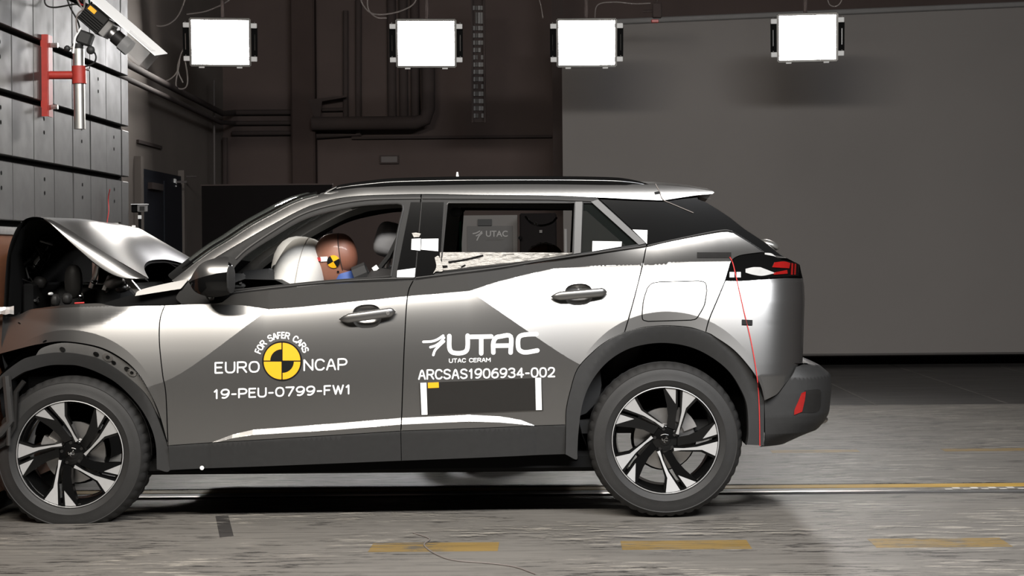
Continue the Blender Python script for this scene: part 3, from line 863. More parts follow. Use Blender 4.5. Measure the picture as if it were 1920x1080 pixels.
# top shelf of the bumper, catching light at the corner
sh = []
zs = zb_top
for k in range(13):
    t = k / 12
    x = 0.93 + (e1(zs) - 0.93) * t
    sh.append((x, float(d_bumper(x, zs - 0.004)), zs + 0.012 * (1 - t)))
rows = [[(x, y + 0.001, z) for x, y, z in sh], [(x - 0.01, y + 0.16, z + 0.03 * (1 - i / 12) + 0.012) for i, (x, y, z) in enumerate(sh)], [(x - 0.02, YC, z + 0.03) for x, y, z in sh]]
MB().grid(rows).build('bumper_shelf', 'dark_plastic', CAR, ang=60)
MB().ball(P(1538, 786, 0.42), (0.035, 0.05, 0.022)).build('exhaust_tip', 'steel', CAR)
MB().tube([P(1526, 782, 0.35), P(1541, 790, 0.35)], 0.014, 10).build('towing_eye_cover', 'dark_plastic', CAR)
# wiper hub on the hatch
q = P(1443, 459, 0.75)
MB().ball(q, (0.05, 0.045, 0.022), Matrix.Rotation(R(22), 4, 'Y')).build('wiper_hub', 'aluminium', CAR)
# spoiler
prof = join([(1242, 348), (1294, 351), (1322, 356.5), (1337, 358)], [(1337, 358), (1340, 361), (1336, 365)], [(1336, 365), (1326, 378)], [(1326, 378), (1300, 368.5), (1278, 370.5), (1243, 377)], [(1243, 377), (1242, 348)])
sec = []
for t in np.linspace(0, 1, 17):
    u = abs(2 * t - 1)
    base = 0.27
    y = base + (W2 - 2 * base) * t
    pull = 0.05 * max(0, (u - 0.85) / 0.15) ** 2
    row = []
    for q in prof:
        x, _, z = P(q[0], q[1], base)
        f = (x - P(1242, 350, base)[0]) / 0.25
        yy = y + (0.10 * f * f * (1 if t < 0.5 else -1) * max(0, (u - 0.7) / 0.3))
        row.append((x - pull * f + 0.02 * (1 - u * u) * f, yy - (0.03 * (1 - f)) * (1 if t == 0 else -1 if t == 1 else 0), z + 0.02 * (1 - u * u)))
    sec.append(row)
m = MB().grid([list(r) for r in zip(*sec)] + [[r[0] for r in sec]])
n_ = len(prof)
m.f.append(tuple(i * len(sec) for i in range(n_)))
m.f.append(tuple(i * len(sec) + len(sec) - 1 for i in range(n_)))
m.build('spoiler', 'paint', CAR, ang=40)
sp = [(x, y, z) for x, y, z in sec[0]]
# roof rails
def rail(side):
    topl = cr([(604, 363), (630, 349.5), (650, 344.5), (706, 337), (755, 333.5), (854, 331), (954, 330.5), (1046, 330.5), (1093, 331), (1149, 332.5), (1177, 335.5), (1204, 341.5), (1232, 351)])
    botl = cr([(606, 365), (630, 358.5), (650, 355), (706, 350), (755, 347.5), (854, 346.5), (954, 346), (1046, 346), (1093, 346), (1149, 346), (1177, 346.5), (1204, 348), (1230, 352)])
    y0 = 0.235
    rows = []
    for a, b in zip(topl, botl):
        t3, b3 = Vector(P(a[0], a[1], y0)), Vector(P(b[0], b[1], y0))
        x = (t3.x + b3.x) / 2; h = max(0.002, t3.z - b3.z)
        ring = []
        for ky, kz in ((-0.0235, -0.1), (-0.022, 0.45), (-0.018, 0.8), (-0.008, 1.0), (0.008, 1.0), (0.018, 0.8), (0.02, 0.4), (0.016, -0.6)):
            yy = y0 + ky * min(1, h / 0.03)
            if side: yy = W2 - yy
            ring.append((x, yy, b3.z + kz * h))
        rows.append(ring)
    m = MB().grid(rows, True)
    m.f.append(tuple(range(8))); m.f.append(tuple((len(rows) - 1) * 8 + k for k in range(8)))
    o = m.build('roof_rail', 'gloss_black', CAR, ang=50)
    if not side:
        MB().tube([P(606, 364, .22), P(618, 356, .215), P(631, 350, .215)], [0.004, 0.006, 0.003], 6).build('rail_tip', 'chrome', o)
rail(0); rail(1)
MB().tube([P(858, 333, 0.7), P(857.5, 328, 0.7), P(857.5, 322.5, 0.7)], [0.008, 0.006, 0.004], 8).build('roof_sensor', 'white_plastic', CAR)

# ---------------------------------------------------------------- buckled bonnet
def lerp3(a, b, t): return tuple(a[i] + (b[i] - a[i]) * t for i in range(3))
nv = 18
def bcurve(pts):
    """px, py, depth control points -> nv+1 points by depth"""
    w3 = [P(*q) for q in pts]
    ys = [q[1] for q in w3]
    return [(float(np.interp(y, ys, [q[0] for q in w3])), float(y), float(np.interp(y, ys, [q[2] for q in w3]))) for y in np.linspace(ys[0], ys[-1], nv + 1)]
def smooth_rows(r, k=2):
    r = [np.array(q) for q in r]
    for _ in range(k):
        r = [r[0]] + [(r[i - 1] + 2 * r[i] + r[i + 1]) / 4 for i in range(1, len(r) - 1)] + [r[-1]]
    return [tuple(q) for q in r]
ridge = smooth_rows(bcurve([(76, 405, 0.13), (111, 408, 0.4), (165, 413, 0.85), (218, 418, 1.3), (258, 426, 1.64)]), 3)
reare = smooth_rows(bcurve([(279, 522, 0.13), (268, 505, 0.26), (272, 493, 0.45), (284, 487, 0.70), (312, 486, 1.0), (338, 492, 1.3), (352, 497, 1.48), (369, 490, 1.64)]), 1)
front1 = smooth_rows(bcurve([(48, 407, 0.13), (104, 410, 0.5), (159, 415, 1.0), (221, 424, 1.64)]), 2)
front2 = smooth_rows(bcurve([(30, 425, 0.13), (70, 430, 0.5), (128, 436, 1.0), (192, 442, 1.64)]), 2)
front3 = smooth_rows(bcurve([(13, 470, 0.13), (43, 470, 0.5), (102, 470, 1.0), (167, 470, 1.64)]), 2)
front4 = smooth_rows(bcurve([(10, 520, 0.13), (43, 515, 0.5), (102, 510, 1.0), (167, 505, 1.64)]), 2)
front5 = [(x - 0.01, y, z - 0.16) for x, y, z in front4]
rows = [front5, front4, front3, front2, front1, ridge]
for t in np.linspace(0, 1, 11)[1:]:
    rr_ = []
    for k in range(nv + 1):
        a, b = ridge[k], reare[k]
        v = (k / nv)
        bulge = 0.055 * math.sin(PI * t) * (1 - (2 * v - 1) ** 2) + 0.016 * math.sin(PI * min(1, t * 2)) * math.exp(-((v - 0.22) / 0.16) ** 2) - 0.010 * math.exp(-((v - 0.55) / 0.12) ** 2) * math.sin(PI * t)
        p = lerp3(a, b, t)
        rr_.append((p[0], p[1], p[2] + bulge))
    rows.append(rr_)
BO = MB().grid(rows).build('bonnet', 'paint', CAR, ang=75)
sub = BO.modifiers.new('round', 'SUBSURF'); sub.levels = 1; sub.render_levels = 2; sub.boundary_smooth = 'PRESERVE_CORNERS'
lin = [[(x + (0.018 if i < 5 else 0.0), y + 0.004 * (1 - 2 * k / nv), z - 0.016) for k, (x, y, z) in enumerate(r)] for i, r in enumerate(rows)]
MB().grid(lin).build('bonnet_liner', 'void_black', BO, ang=75)
# rolled side edge of the bonnet
up = cr([(76, 405), (100, 414), (130, 431), (167, 455), (205, 479), (240, 501), (279, 522)], 5)
lo = cr([(84, 412), (96, 421), (122, 445), (152, 472), (190, 503), (228, 521), (272, 523)], 5)
fl = []
for t in np.linspace(0, 1, 6):
    fl.append([P(a[0] + (b[0] - a[0]) * t, a[1] + (b[1] - a[1]) * t, 0.13 - 0.030 * math.sin(PI * 0.5 * t) ** 0.8) for a, b in zip(up, lo)])
MB().grid(fl).build('bonnet_edge', 'paint', BO, ang=75)
MB().tube([P(q[0], q[1], 0.099) for q in lo], 0.0025, 6).build('bonnet_hem', 'gloss_black', BO)
m = MB(); a = [P(228, 518, .16), P(240, 518, .16), P(263, 545, .16), P(255, 552, .16)]
m.prism([0, 1, 2, 3], lambda i: a[i], lambda i: (a[i][0], a[i][1] + 0.02, a[i][2]))
m.build('bonnet_hinge', 'paint', CAR)
MB().box(P(219, 418, 1.25), (0.03, 0.05, 0.008)).build('washer_jet', 'chrome', BO)
MB().box(P(252, 424, 1.45), (0.02, 0.03, 0.008)).build('washer_jet', 'chrome', BO)

# cowl and bulkhead, engine bay
def blob(name, pts, m, par=CAR, r=None): pass
cw = []
for t in np.linspace(0, 1, 5):
    cw.append([(P(262 + 95 * t, 541 - 20 * t, 0.2)[0] - 0.10 * (1 - (2 * k / 12 - 1) ** 2), 0.16 + (W2 - 0.32) * k / 12, P(262 + 95 * t, 541 - 20 * t, 0.2)[2] - 0.01) for k in range(13)])
MB().grid(cw).build('cowl', 'void_black', CAR)
xb = P(255, 560, .2)[0]
MB().box((xb + 0.02, YC, 0.72), (0.04, W2 - 0.36, 0.62)).build('bulkhead', 'void_black', CAR)
MB().box((xb - 0.29, YC + 0.02, 0.66), (0.56, 1.24, 0.56), bev=0.05).build('engine', 'void_black', CAR)
MB().box((-2.47, YC + 0.1, 0.78), (0.05, 1.2, 0.58), bev=0.01).build('radiator', 'void_black', CAR)
MB().box((xb - 0.32, YC + 0.15, 0.98), (0.40, 0.9, 0.16), bev=0.05).build('engine_cover', 'trim_dark', CAR)
rnd = random.Random(3)
def lump(name, px, py, Y, rx, rz, m, tilt=0, e=0.8):
    c = P(px, py, Y); k = (Y + D) / F
    return MB().ball(c, (rx * k, max(0.03, rx * k * 0.8), rz * k), Matrix.Rotation(R(tilt), 4, 'Y'), 12, 8, e, e).build(name, m, CAR)
lump('washer_bottle', 138, 528, 0.42, 17, 32, 'dark_plastic')
lump('air_duct', 66, 480, 0.55, 20, 44, 'gloss_black', 18)
lump('air_box', 28, 535, 0.45, 14, 20, 'grey_plastic', -12)
lump('radiator_tank', 75, 530, 0.5, 13, 12, 'dark_plastic', 20)
lump('fuse_box', 58, 545, 0.48, 9, 9, 'dark_plastic')
lump('reservoir_cap', 126, 560, 0.28, 9, 11, 'dark_plastic')
lump('reservoir_cap', 104, 563, 0.28, 8, 12, 'dark_plastic')
lump('strut_top', 215, 530, 0.36, 20, 11, 'cast', -14)
lump('brake_booster', 228, 540, 0.42, 13, 9, 'steel', -10)
lump('relay_bolt', 152, 556, 0.25, 4, 7, 'chrome')
lump('relay_bolt', 177, 529, 0.30, 6, 4, 'chrome', 30)
lump('relay_bolt', 95, 551, 0.25, 3, 3, 'white_plastic')
lump('relay_bolt', 241, 541, 0.25, 2.5, 4, 'white_plastic', 30)
MB().tube([P(170, 540, .35), P(180, 512, .35), P(184, 492, .35)], 0.012, 8).build('strut_brace', 'steel', CAR)
MB().tube([P(195, 545, .34), P(205, 520, .36), P(228, 515, .4), P(232, 540, .42)], 0.012, 8).build('hose', 'cast', CAR)
MB().tube([P(200, 548, .36), P(213, 528, .36), P(230, 530, .38)], 0.008, 8).build('hose', 'steel', CAR)
MB().tube([P(40, 418, .25), P(50, 417, .25), P(90, 420, .6)], 0.005, 6).build('bonnet_seal', 'cast', CAR)
MB().tube([P(140, 568.5, .16), P(158, 567.5, .16)], 0.0035, 6).build('wire', 'red_cord', CAR)
for k in range(16):
    x0, y0_ = rnd.uniform(12, 95), rnd.uniform(450, 560)
    q = [P(x0 + rnd.uniform(-14, 14), y0_ + rnd.uniform(-16, 16), 0.4 + 0.05 * j) for j in range(4)]
    MB().tube(cr(q, 4), rnd.uniform(0.003, 0.007), 6).build('hose', rnd.choice(['trim_dark', 'dark_plastic', 'gloss_black', 'grey_plastic']), CAR)
m = MB()
pts = [[P(-14 + 8 * i, 574 + 8 * j + rnd.uniform(-2, 2) + (1 if i > 4 else 0), 0.12 + rnd.uniform(-.01, .012)) for i in range(6)] for j in range(3)]
m.grid(pts).build('headlamp', 'clear_lamp', CAR, ang=10)
# wheel housings and the added dark filler of the engine bay
for C_, RAD in ((RC, 0.395), (FC, 0.39)):
    for s_ in (0, 1):
        rows = []
        for a in np.linspace(R(-25), R(205), 30):
            r_ = []
            for y in (0.075, 0.14, 0.24, 0.36):
                r_.append((C_[0] + RAD * math.cos(a), y if not s_ else W2 - y, C_[1] + RAD * math.sin(a)))
            rows.append(r_)
        m = MB().grid(rows)
        c = (C_[0], 0.36 if not s_ else W2 - 0.36, C_[1])
        b = len(m.v); m.v.append(c)
        for i in range(len(rows) - 1): m.f.append((i * 4 + 3, (i + 1) * 4 + 3, b))
        m.build('wheel_housing', 'void_black', CAR)
MB().box((-0.82, YC, 0.25), (2.1, W2 - 0.22, 0.09), bev=0.02).build('underbody', 'void_black', CAR)
MB().box((1.02, YC, 0.44), (0.30, W2 - 0.6, 0.18), bev=0.03).build('rear_underbody', 'void_black', CAR)
MB().tube([(RC[0], 0.2, 0.33), (RC[0], W2 - 0.2, 0.33)], 0.05, 10).build('rear_axle', 'void_black', CAR)
MB().prism([(-2.46, .6), (-1.82, .6), (-1.85, 1.06), (-1.98, 1.11), (-2.24, 1.27), (-2.42, 1.24)], lambda p: (p[0], 1.46, p[1]), lambda p: (p[0], 1.48, p[1])).build('bay_filler', 'void_black', CAR)  # added black sheet that keeps the bay dark and hides the barrier
# front end crushed structure
m = MB()
rows = []
for z in np.linspace(0.34, 0.96, 9):
    rows.append([(-2.515 + rnd.uniform(-.015, .02), 0.16 + (W2 - 0.32) * k / 14, z) for k in range(15)])
m.grid(rows).build('front_bumper', 'black_plastic', CAR, ang=20)
m = MB()
for q in ([(12, 705), (20, 790), (12, 800), (2, 812), (-14, 822)],):
    m.tube([P(x, y, 0.02) for x, y in q], 0.02, 8)
m.build('bumper_bracket', 'satin_grey', CAR)
MB().tube([P(45, 715, 0.02), P(30, 735, 0.02), P(28, 800, 0.03), P(10, 832, 0.03), P(-14, 845, 0.03)], 0.012, 8).build('liner_edge', 'dark_plastic', CAR)
MB().tube([P(18, 725, 0.015), P(16, 835, 0.015)], 0.010, 8).build('liner_edge', 'satin_grey', CAR)

# ---------------------------------------------------------------- door mirror
def mirror_shell(s_):
    fy = (lambda y: y) if not s_ else (lambda y: W2 - y)
    up_ = cr([(352, 528), (366, 508), (382, 492), (408, 483), (427, 482), (431, 496), (432, 509)], 5)
    lo_ = cr([(352, 529), (366, 524), (388, 518), (408, 513), (420, 511), (428, 510), (432, 509)], 5)
    lo2 = cr([(352, 530), (366, 547), (392, 556), (412, 556), (430, 551), (434, 535), (432, 509)], 5)
    yb = -0.07
    def shell(A, B, name, mm, par):
        rows = []
        n = 9
        for a, b in zip(A, B):
            r_ = []
            for k in range(n + 1):
                t = k / n
                px, py = a[0] + (b[0] - a[0]) * t, a[1] + (b[1] - a[1]) * t
                r_.append((px, py))
            rows.append(r_)
        cyp = 522.0; hgt = 44.0
        g = []
        for i, r_ in enumerate(rows):
            lt = i / (len(rows) - 1)
            row = []
            for px, py in r_:
                v = max(-1, min(1, (py - cyp) / hgt)); u = max(-1, min(1, (px - 402) / 52))
                dep = 0.105 * math.sqrt(max(0.0, 1 - abs(v) ** 2.2)) * (1 - max(0, -u) ** 2 * 0.85)
                q = P(px, py, yb + 0.03)
                row.append((q[0], fy(yb + 0.08 - dep), q[2]))
            g.append(row)
        return MB().grid(g).build(name, mm, par, ang=60)
    o = shell(up_, lo_, 'door_mirror', 'paint', CAR)
    shell(lo_, lo2, 'mirror_housing', 'gloss_black', o)
    q = P(405, 522, yb)
    MB().ball((q[0], fy(yb + 0.085), q[2]), (0.066, 0.02, 0.08), None, 16, 8, 0.7, 0.7).build('mirror_back', 'gloss_black', o)
    MB().ball((P(428, 525, yb)[0] + 0.004, fy(yb + 0.04), q[2] - 0.006), (0.008, 0.085, 0.062), None, 16, 8, 0.7, 0.7).build('mirror_glass', 'trim_dark', o)
    MB().tube([(P(398, 545, 0)[0], fy(-0.04), P(398, 545, 0)[2]), (P(396, 554, .06)[0], fy(0.09), P(396, 554, .06)[2])], 0.03, 10).build('mirror_arm', 'gloss_black', o)
mirror_shell(0); mirror_shell(1)

# ---------------------------------------------------------------- wheels
WR_, RIM = 0.348, 0.2405
def polar(r, deg): return (r * math.cos(R(deg)), r * math.sin(R(deg)))
def face_y(r): return 0.016 + 0.030 * max(0, 1 - r / RIM) ** 1.2
def ray_poly(pts, n=4):
    out = []
    k = len(pts)
    for i in range(k):
        (r0, a0), (r1, a1) = pts[i], pts[(i + 1) % k]
        p0, p1 = np.array(polar(r0 * RIM, a0)), np.array(polar(r1 * RIM, a1))
        for j in range(n):
            t = j / n
            if abs(r0 - r1) < 0.02: out.append(polar(r0 * RIM, a0 + (a1 - a0) * t))
            else: out.append(tuple(p0 + (p1 - p0) * t))
    return out
def wheel(name, loc, spin, flat=None, toe=0.0):
    # the barrel of the rim is the wheel's own mesh
    prof = [(RIM * 0.985, 0.010), (RIM * 0.955, 0.020), (RIM * 0.93, 0.040), (RIM * 0.90, 0.07), (RIM * 0.87, 0.16), (RIM * 0.93, 0.20), (RIM, 0.205)]
    wm = MB().lathe(prof, 64)
    w_ = wm.build(name, 'gloss_black', CAR)
    w_.location = loc
    def put(o): return o
    lip = MB().lathe([(RIM * 1.0, 0.012), (RIM * 0.998, 0.007), (RIM * 0.985, 0.0065), (RIM * 0.980, 0.014)], 72).build('rim_lip', 'machined', w_)
    n = 144
    vs, fs = [], []
    tp = [(0.238, 0.020), (0.2445, 0.006), (0.256, -0.001), (0.268, -0.004), (0.270, -0.0055), (0.273, -0.004), (0.295, -0.004), (0.318, 0.003), (0.3215, 0.002), (0.325, 0.006), (0.334, 0.014), (0.342, 0.026), (0.3455, 0.036), (0.3478, 0.05), (0.3478, 0.075), (0.340, 0.077), (0.340, 0.086), (0.348, 0.088), (0.348, 0.107), (0.341, 0.109), (0.341, 0.118), (0.348, 0.12), (0.347, 0.165), (0.342, 0.19), (0.325, 0.208), (0.295, 0.216), (0.26, 0.212), (0.238, 0.2)]
    for i, (r, y) in enumerate(tp):
        for k in range(n):
            a = 2 * PI * k / n
            rr_ = r
            if 10 <= i <= 13 and k % 3 == 0: rr_ = r - 0.006
            if 21 <= i <= 23 and k % 3 == 0: rr_ = r - 0.005
            x, z, yy = rr_ * math.cos(a), rr_ * math.sin(a), y
            if flat is not None and z < -flat:
                over = -flat - z
                z = -flat + 0.0005
                yy += (-0.25 * over) if y < 0.1 else 0.25 * over
            vs.append((x, yy, z))
    for i in range(len(tp) - 1):
        for k in range(n):
            fs.append((i * n + k, i * n + (k + 1) % n, (i + 1) * n + (k + 1) % n, (i + 1) * n + k))
    MB().add(vs, fs).build('tyre', 'rubber', w_, ang=28)
    hub = [(0.0001, 0.040), (0.030, 0.040), (0.034, 0.042), (0.058, 0.044), (0.066, 0.050), (0.070, 0.075)]
    MB().lathe(hub, 40).build('hub', 'gloss_black', w_)
    MB().lathe([(0.0001, 0.035), (0.022, 0.036), (0.027, 0.039), (0.029, 0.044)], 28).build('hub_cap', 'gloss_black', w_)
    m = MB()      # small chrome emblem: a rearing animal reduced to a few strokes
    for st in ([(-.012, -.004), (-.004, .002), (.004, .008), (.008, .014)], [(.004, .008), (.013, .006)], [(-.004, .002), (.003, -.004), (.012, -.004)], [(-.004, .002), (-.006, -.009), (.002, -.014)], [(-.012, -.004), (-.014, .006)]):
        m.tube([(x, 0.0335, z) for x, z in st], 0.0022, 5)
    m.build('hub_emblem', 'chrome', w_)
    for k in range(5):
        a = 61 + 72 * k + 36
        x, z = polar(0.047, a)
        MB().lathe([(0.0001, 0.040), (0.007, 0.040), (0.0075, 0.046)], 10, Matrix.Translation((x, 0, z))).build('wheel_bolt', 'dark_plastic', w_)
    def plate(name, pts, mm, lift, depth, back=None):
        q = ray_poly(pts)
        m = MB()
        m.prism(q, lambda p: (p[0], face_y(math.hypot(*p)) - lift, p[1]), lambda p: (p[0], face_y(math.hypot(*p)) - lift + depth, p[1]))
        return m.build(name, mm, w_, ang=25)
    for k in range(5):
        a = 61 + 72 * k + spin
        plate('spoke', [(0.975, a + 12), (0.975, a - 10), (0.70, a - 8), (0.36, a - 27), (0.22, a - 52), (0.2, a - 24), (0.42, a - 9), (0.62, a + 2)], 'gloss_black', 0.0, 0.034)
        plate('spoke', [(0.975, a + 31), (0.975, a + 15), (0.70, a + 9), (0.45, a + 2), (0.26, a - 16), (0.24, a + 22), (0.45, a + 22), (0.66, a + 26)], 'gloss_black', -0.002, 0.034)
        plate('spoke_facet', [(0.972, a + 9), (0.972, a - 7), (0.71, a - 4.5), (0.36, a - 22), (0.27, a - 41), (0.225, a - 33), (0.38, a - 14), (0.60, a - 2)], 'machined', 0.003, 0.006)
        plate('spoke_facet', [(0.972, a + 29), (0.972, a + 17), (0.70, a + 12.5)], 'machined', 0.001, 0.006)
    MB().lathe([(0.05, 0.088), (0.138, 0.090), (0.138, 0.108), (0.05, 0.108)], 40).build('brake_disc', 'steel', w_)
    rows = []
    for a in np.linspace(R(20 if spin == 0 else 150), R(65 if spin == 0 else 195), 8):
        rows.append([(r * math.cos(a), y, r * math.sin(a)) for r, y in ((0.095, 0.078), (0.155, 0.078), (0.155, 0.125), (0.095, 0.125))])
    m = MB().grid(rows, True); m.f.append((0, 1, 2, 3)); m.f.append(tuple(28 + i for i in range(4)))
    m.build('brake_caliper', 'cast', w_)
    m = MB().lathe([(0.0001, 0.14), (0.15, 0.14)], 32)
    m.build('brake_backing', 'void_black', w_)
    return w_
def copy_tree(o, parent):
    c = o.copy(); COL.objects.link(c); c.parent = parent
    for ch in list(o.children): copy_tree(ch, c)
    return c
def fixp(o): o.matrix_parent_inverse = Matrix.Translation([-v for v in CAR.location])
rw = P(1248, 826, 0.045); fw = P(130, 852, 0.045)
for nm, q, sp_, fl in (('wheel', rw, 0, 0.3475), ('wheel', fw, -30, None)):
    q = (q[0], 0.045, q[2])
    fl = q[2]
    w1 = wheel(nm, q, sp_, fl)
    if sp_ == 0: w1.location.z = q[2]
    w2 = copy_tree(w1, CAR)
    w2.rotation_euler = (0, 0, PI); w2.location = (q[0], W2 - 0.045, q[2])
# ================================================================ lettering and tape on the car
def text_2d(s, bold=0.0):
    cu = bpy.data.curves.new('t', 'FONT')
    cu.body = s; cu.size = 1.0; cu.offset = bold; cu.resolution_u = 4
    ob = bpy.data.objects.new('t', cu); COL.objects.link(ob)
    bpy.context.view_layer.update()
    dg = bpy.context.evaluated_depsgraph_get()
    me = bpy.data.meshes.new_from_object(ob.evaluated_get(dg))
    v = np.array([(p.co.x, p.co.y) for p in me.vertices]); f = [tuple(q.vertices) for q in me.polygons]
    bpy.data.objects.remove(ob); bpy.data.curves.remove(cu); bpy.data.meshes.remove(me)
    return v, f
def unit(v):
    a, b = v.min(0), v.max(0)
    return (v - a) / (b - a)
def lay(name, px, faces, m, par, off=-0.0016, dfn=d_body):
    """flat print given in pixels laid on the body side"""
    q = S(px, dfn)
    y = dfn(q[:, 0], q[:, 1]) + off
    me = bpy.data.meshes.new(name)
    me.from_pydata([(q[i, 0], float(y[i]), q[i, 1]) for i in range(len(q))], [], faces)
    fix_out(me)
    return link(name, me, m, par)
def fix_out(me):
    bm = bmesh.new(); bm.from_mesh(me); bm.normal_update()
    for f in bm.faces:
        if f.normal.y > 0: f.normal_flip()
    bm.to_mesh(me); bm.free()
def text_on(name, s, BL, BR, TL, m, par, bold=0.0, off=-0.0016):
    v, f = text_2d(s, bold); u = unit(v)
    BL, BR, TL = map(np.array, (BL, BR, TL))
    px = BL + u[:, :1] * (BR - BL) + u[:, 1:] * (TL - BL)
    return lay(name, px, f, m, par, off)
def strokes(polys, wd):
    """polylines -> ribbon with round ends, in the plane of the points"""
    vs, fs = [], []
    for p in polys:
        p = np.array(cr(p, 5))
        t = np.gradient(p, axis=0); t /= np.hypot(t[:, 0], t[:, 1])[:, None] + 1e-9
        n = np.stack([-t[:, 1], t[:, 0]], 1) * wd / 2
        b = len(vs)
        for i in range(len(p)): vs += [tuple(p[i] + n[i]), tuple(p[i] - n[i])]
        for i in range(len(p) - 1): fs.append((b + 2 * i, b + 2 * i + 1, b + 2 * i + 3, b + 2 * i + 2))
        for e in (0, len(p) - 1):
            c = len(vs)
            sg = -1 if e == 0 else 1
            a0 = math.atan2(n[e][1], n[e][0])
            ring = [tuple(p[e] + wd / 2 * np.array([math.cos(a0 - sg * PI * k / 8), math.sin(a0 - sg * PI * k / 8)])) for k in range(9)]
            vs += ring; fs.append(tuple(range(c, c + 9)))
    return np.array(vs), fs
GL = {
 'A': [[(0, 0), (.5, 1), (1, 0)], [(.2, .36), (.8, .36)]], 'C': [[(1, .82), (.78, .97), (.5, 1), (.2, .93), (.03, .7), (0, .5), (.03, .3), (.2, .07), (.5, 0), (.78, .03), (1, .18)]],
 'E': [[(.95, 1), (0, 1)], [(0, 1), (0, 0)], [(0, 0), (.95, 0)], [(0, .53), (.82, .53)]], 'F': [[(.95, 1), (0, 1)], [(0, 1), (0, 0)], [(0, .5), (.8, .5)]],
 'M': [[(0, 0), (0, 1)], [(0, 1), (.5, .35)], [(.5, .35), (1, 1)], [(1, 1), (1, 0)]], 'N': [[(0, 0), (0, 1)], [(0, 1), (1, 0)], [(1, 0), (1, 1)]],
 'O': [[(.5, 1), (.2, .94), (.03, .72), (0, .5), (.03, .28), (.2, .06), (.5, 0), (.8, .06), (.97, .28), (1, .5), (.97, .72), (.8, .94), (.5, 1)]],
 'P': [[(0, 0), (0, 1)], [(0, 1), (.6, 1), (.88, .92), (1, .72), (.88, .52), (.6, .44), (0, .44)]], 'R': [[(0, 0), (0, 1)], [(0, 1), (.6, 1), (.88, .93), (.97, .75), (.88, .55), (.6, .48), (0, .48)], [(.55, .48), (1, 0)]],
 'S': [[(.95, .86), (.72, .98), (.45, 1), (.15, .92), (.04, .74), (.18, .58), (.5, .5), (.83, .42), (.98, .25), (.85, .07), (.52, 0), (.25, .02), (.02, .15)]],
 'T': [[(0, 1), (1, 1)], [(.5, 1), (.5, 0)]], 'U': [[(0, 1), (0, .35), (.08, .12), (.28, .01), (.5, 0), (.72, .01), (.92, .12), (1, .35), (1, 1)]],
 'W': [[(0, 1), (.25, 0)], [(.25, 0), (.5, .95)], [(.5, .95), (.75, 0)], [(.75, 0), (1, 1)]],
 '0': [[(.5, 1), (.18, .92), (.03, .7), (0, .5), (.03, .3), (.18, .08), (.5, 0), (.82, .08), (.97, .3), (1, .5), (.97, .7), (.82, .92), (.5, 1)]],
 '1': [[(.15, .78), (.6, 1)], [(.6, 1), (.6, 0)]], '2': [[(.03, .76), (.18, .95), (.5, 1), (.85, .93), (.95, .72), (.8, .48), (.4, .2), (0, 0)], [(0, 0), (1, 0)]],
 '3': [[(.05, .88), (.3, .99), (.6, 1), (.88, .9), (.9, .68), (.72, .55), (.42, .53)], [(.42, .53), (.78, .48), (.98, .28), (.85, .07), (.5, 0), (.2, .03), (0, .14)]],
 '4': [[(.72, 0), (.72, 1)], [(.72, 1), (0, .28)], [(0, .28), (1, .28)]], '6': [[(.85, .96), (.5, .97), (.15, .75), (0, .4), (.06, .14), (.3, .01), (.5, 0), (.8, .06), (.99, .3), (.85, .54), (.52, .6), (.2, .52), (.02, .34)]],
 '9': [[(.15, .04), (.5, .03), (.85, .25), (1, .6), (.94, .86), (.7, .99), (.5, 1), (.2, .94), (.01, .7), (.15, .46), (.48, .4), (.8, .48), (.98, .66)]],
 '7': [[(0, 1), (1, 1)], [(1, 1), (.35, 0)]], '-': [[(.1, .42), (.9, .42)]]}
GW = {'1': .62, '-': .62, 'M': 1.2, 'W': 1.3, 'O': 1.08, 'E': .84, 'F': .8, ' ': .5, 'T': .95}
def set_type(s, BL, BR, TL, wd, gap=.36):
    '''stroke lettering on a baseline in pixels'''
    tot = sum(GW.get(c, 1) for c in s) + gap * (len(s) - 1)
    BL, BR, TL = [np.array(q, float) for q in (BL, BR, TL)]
    hx = wd / 2
    ux = (BR - BL) / np.hypot(*(BR - BL)); uy = (TL - BL) / np.hypot(*(TL - BL))
    B2 = BL + ux * hx + uy * hx; ex_ = (BR - BL) - ux * wd; ey_ = (TL - BL) - uy * wd
    acc = 0; pol = []
    for c in s:
        g_ = GW.get(c, 1)
        for st in GL.get(c, []): pol.append([tuple(B2 + ex_ * (acc + x * g_) / tot + ey_ * y) for x, y in st])
        acc += g_ + gap
    return strokes(pol, wd)
def text_on(name, s, BL, BR, TL, m, par, wd=2.6, off=-0.0016):
    v, f = set_type(s, BL, BR, TL, wd)
    return lay(name, v, f, m, par, off)
text_on('lettering', 'EURO', (402.4, 700.7), (487, 698.4), (402.4, 678.9), 'decal_white', FD, 3.0)
text_on('lettering', 'NCAP', (569, 695.7), (651.5, 693.5), (569, 673.5), 'decal_white', FD, 3.0)
text_on('lettering', '19-PEU-0799-FW1', (399.7, 748.5), (658.7, 739.2), (399.7, 729.8), 'decal_white', FD, 3.0)
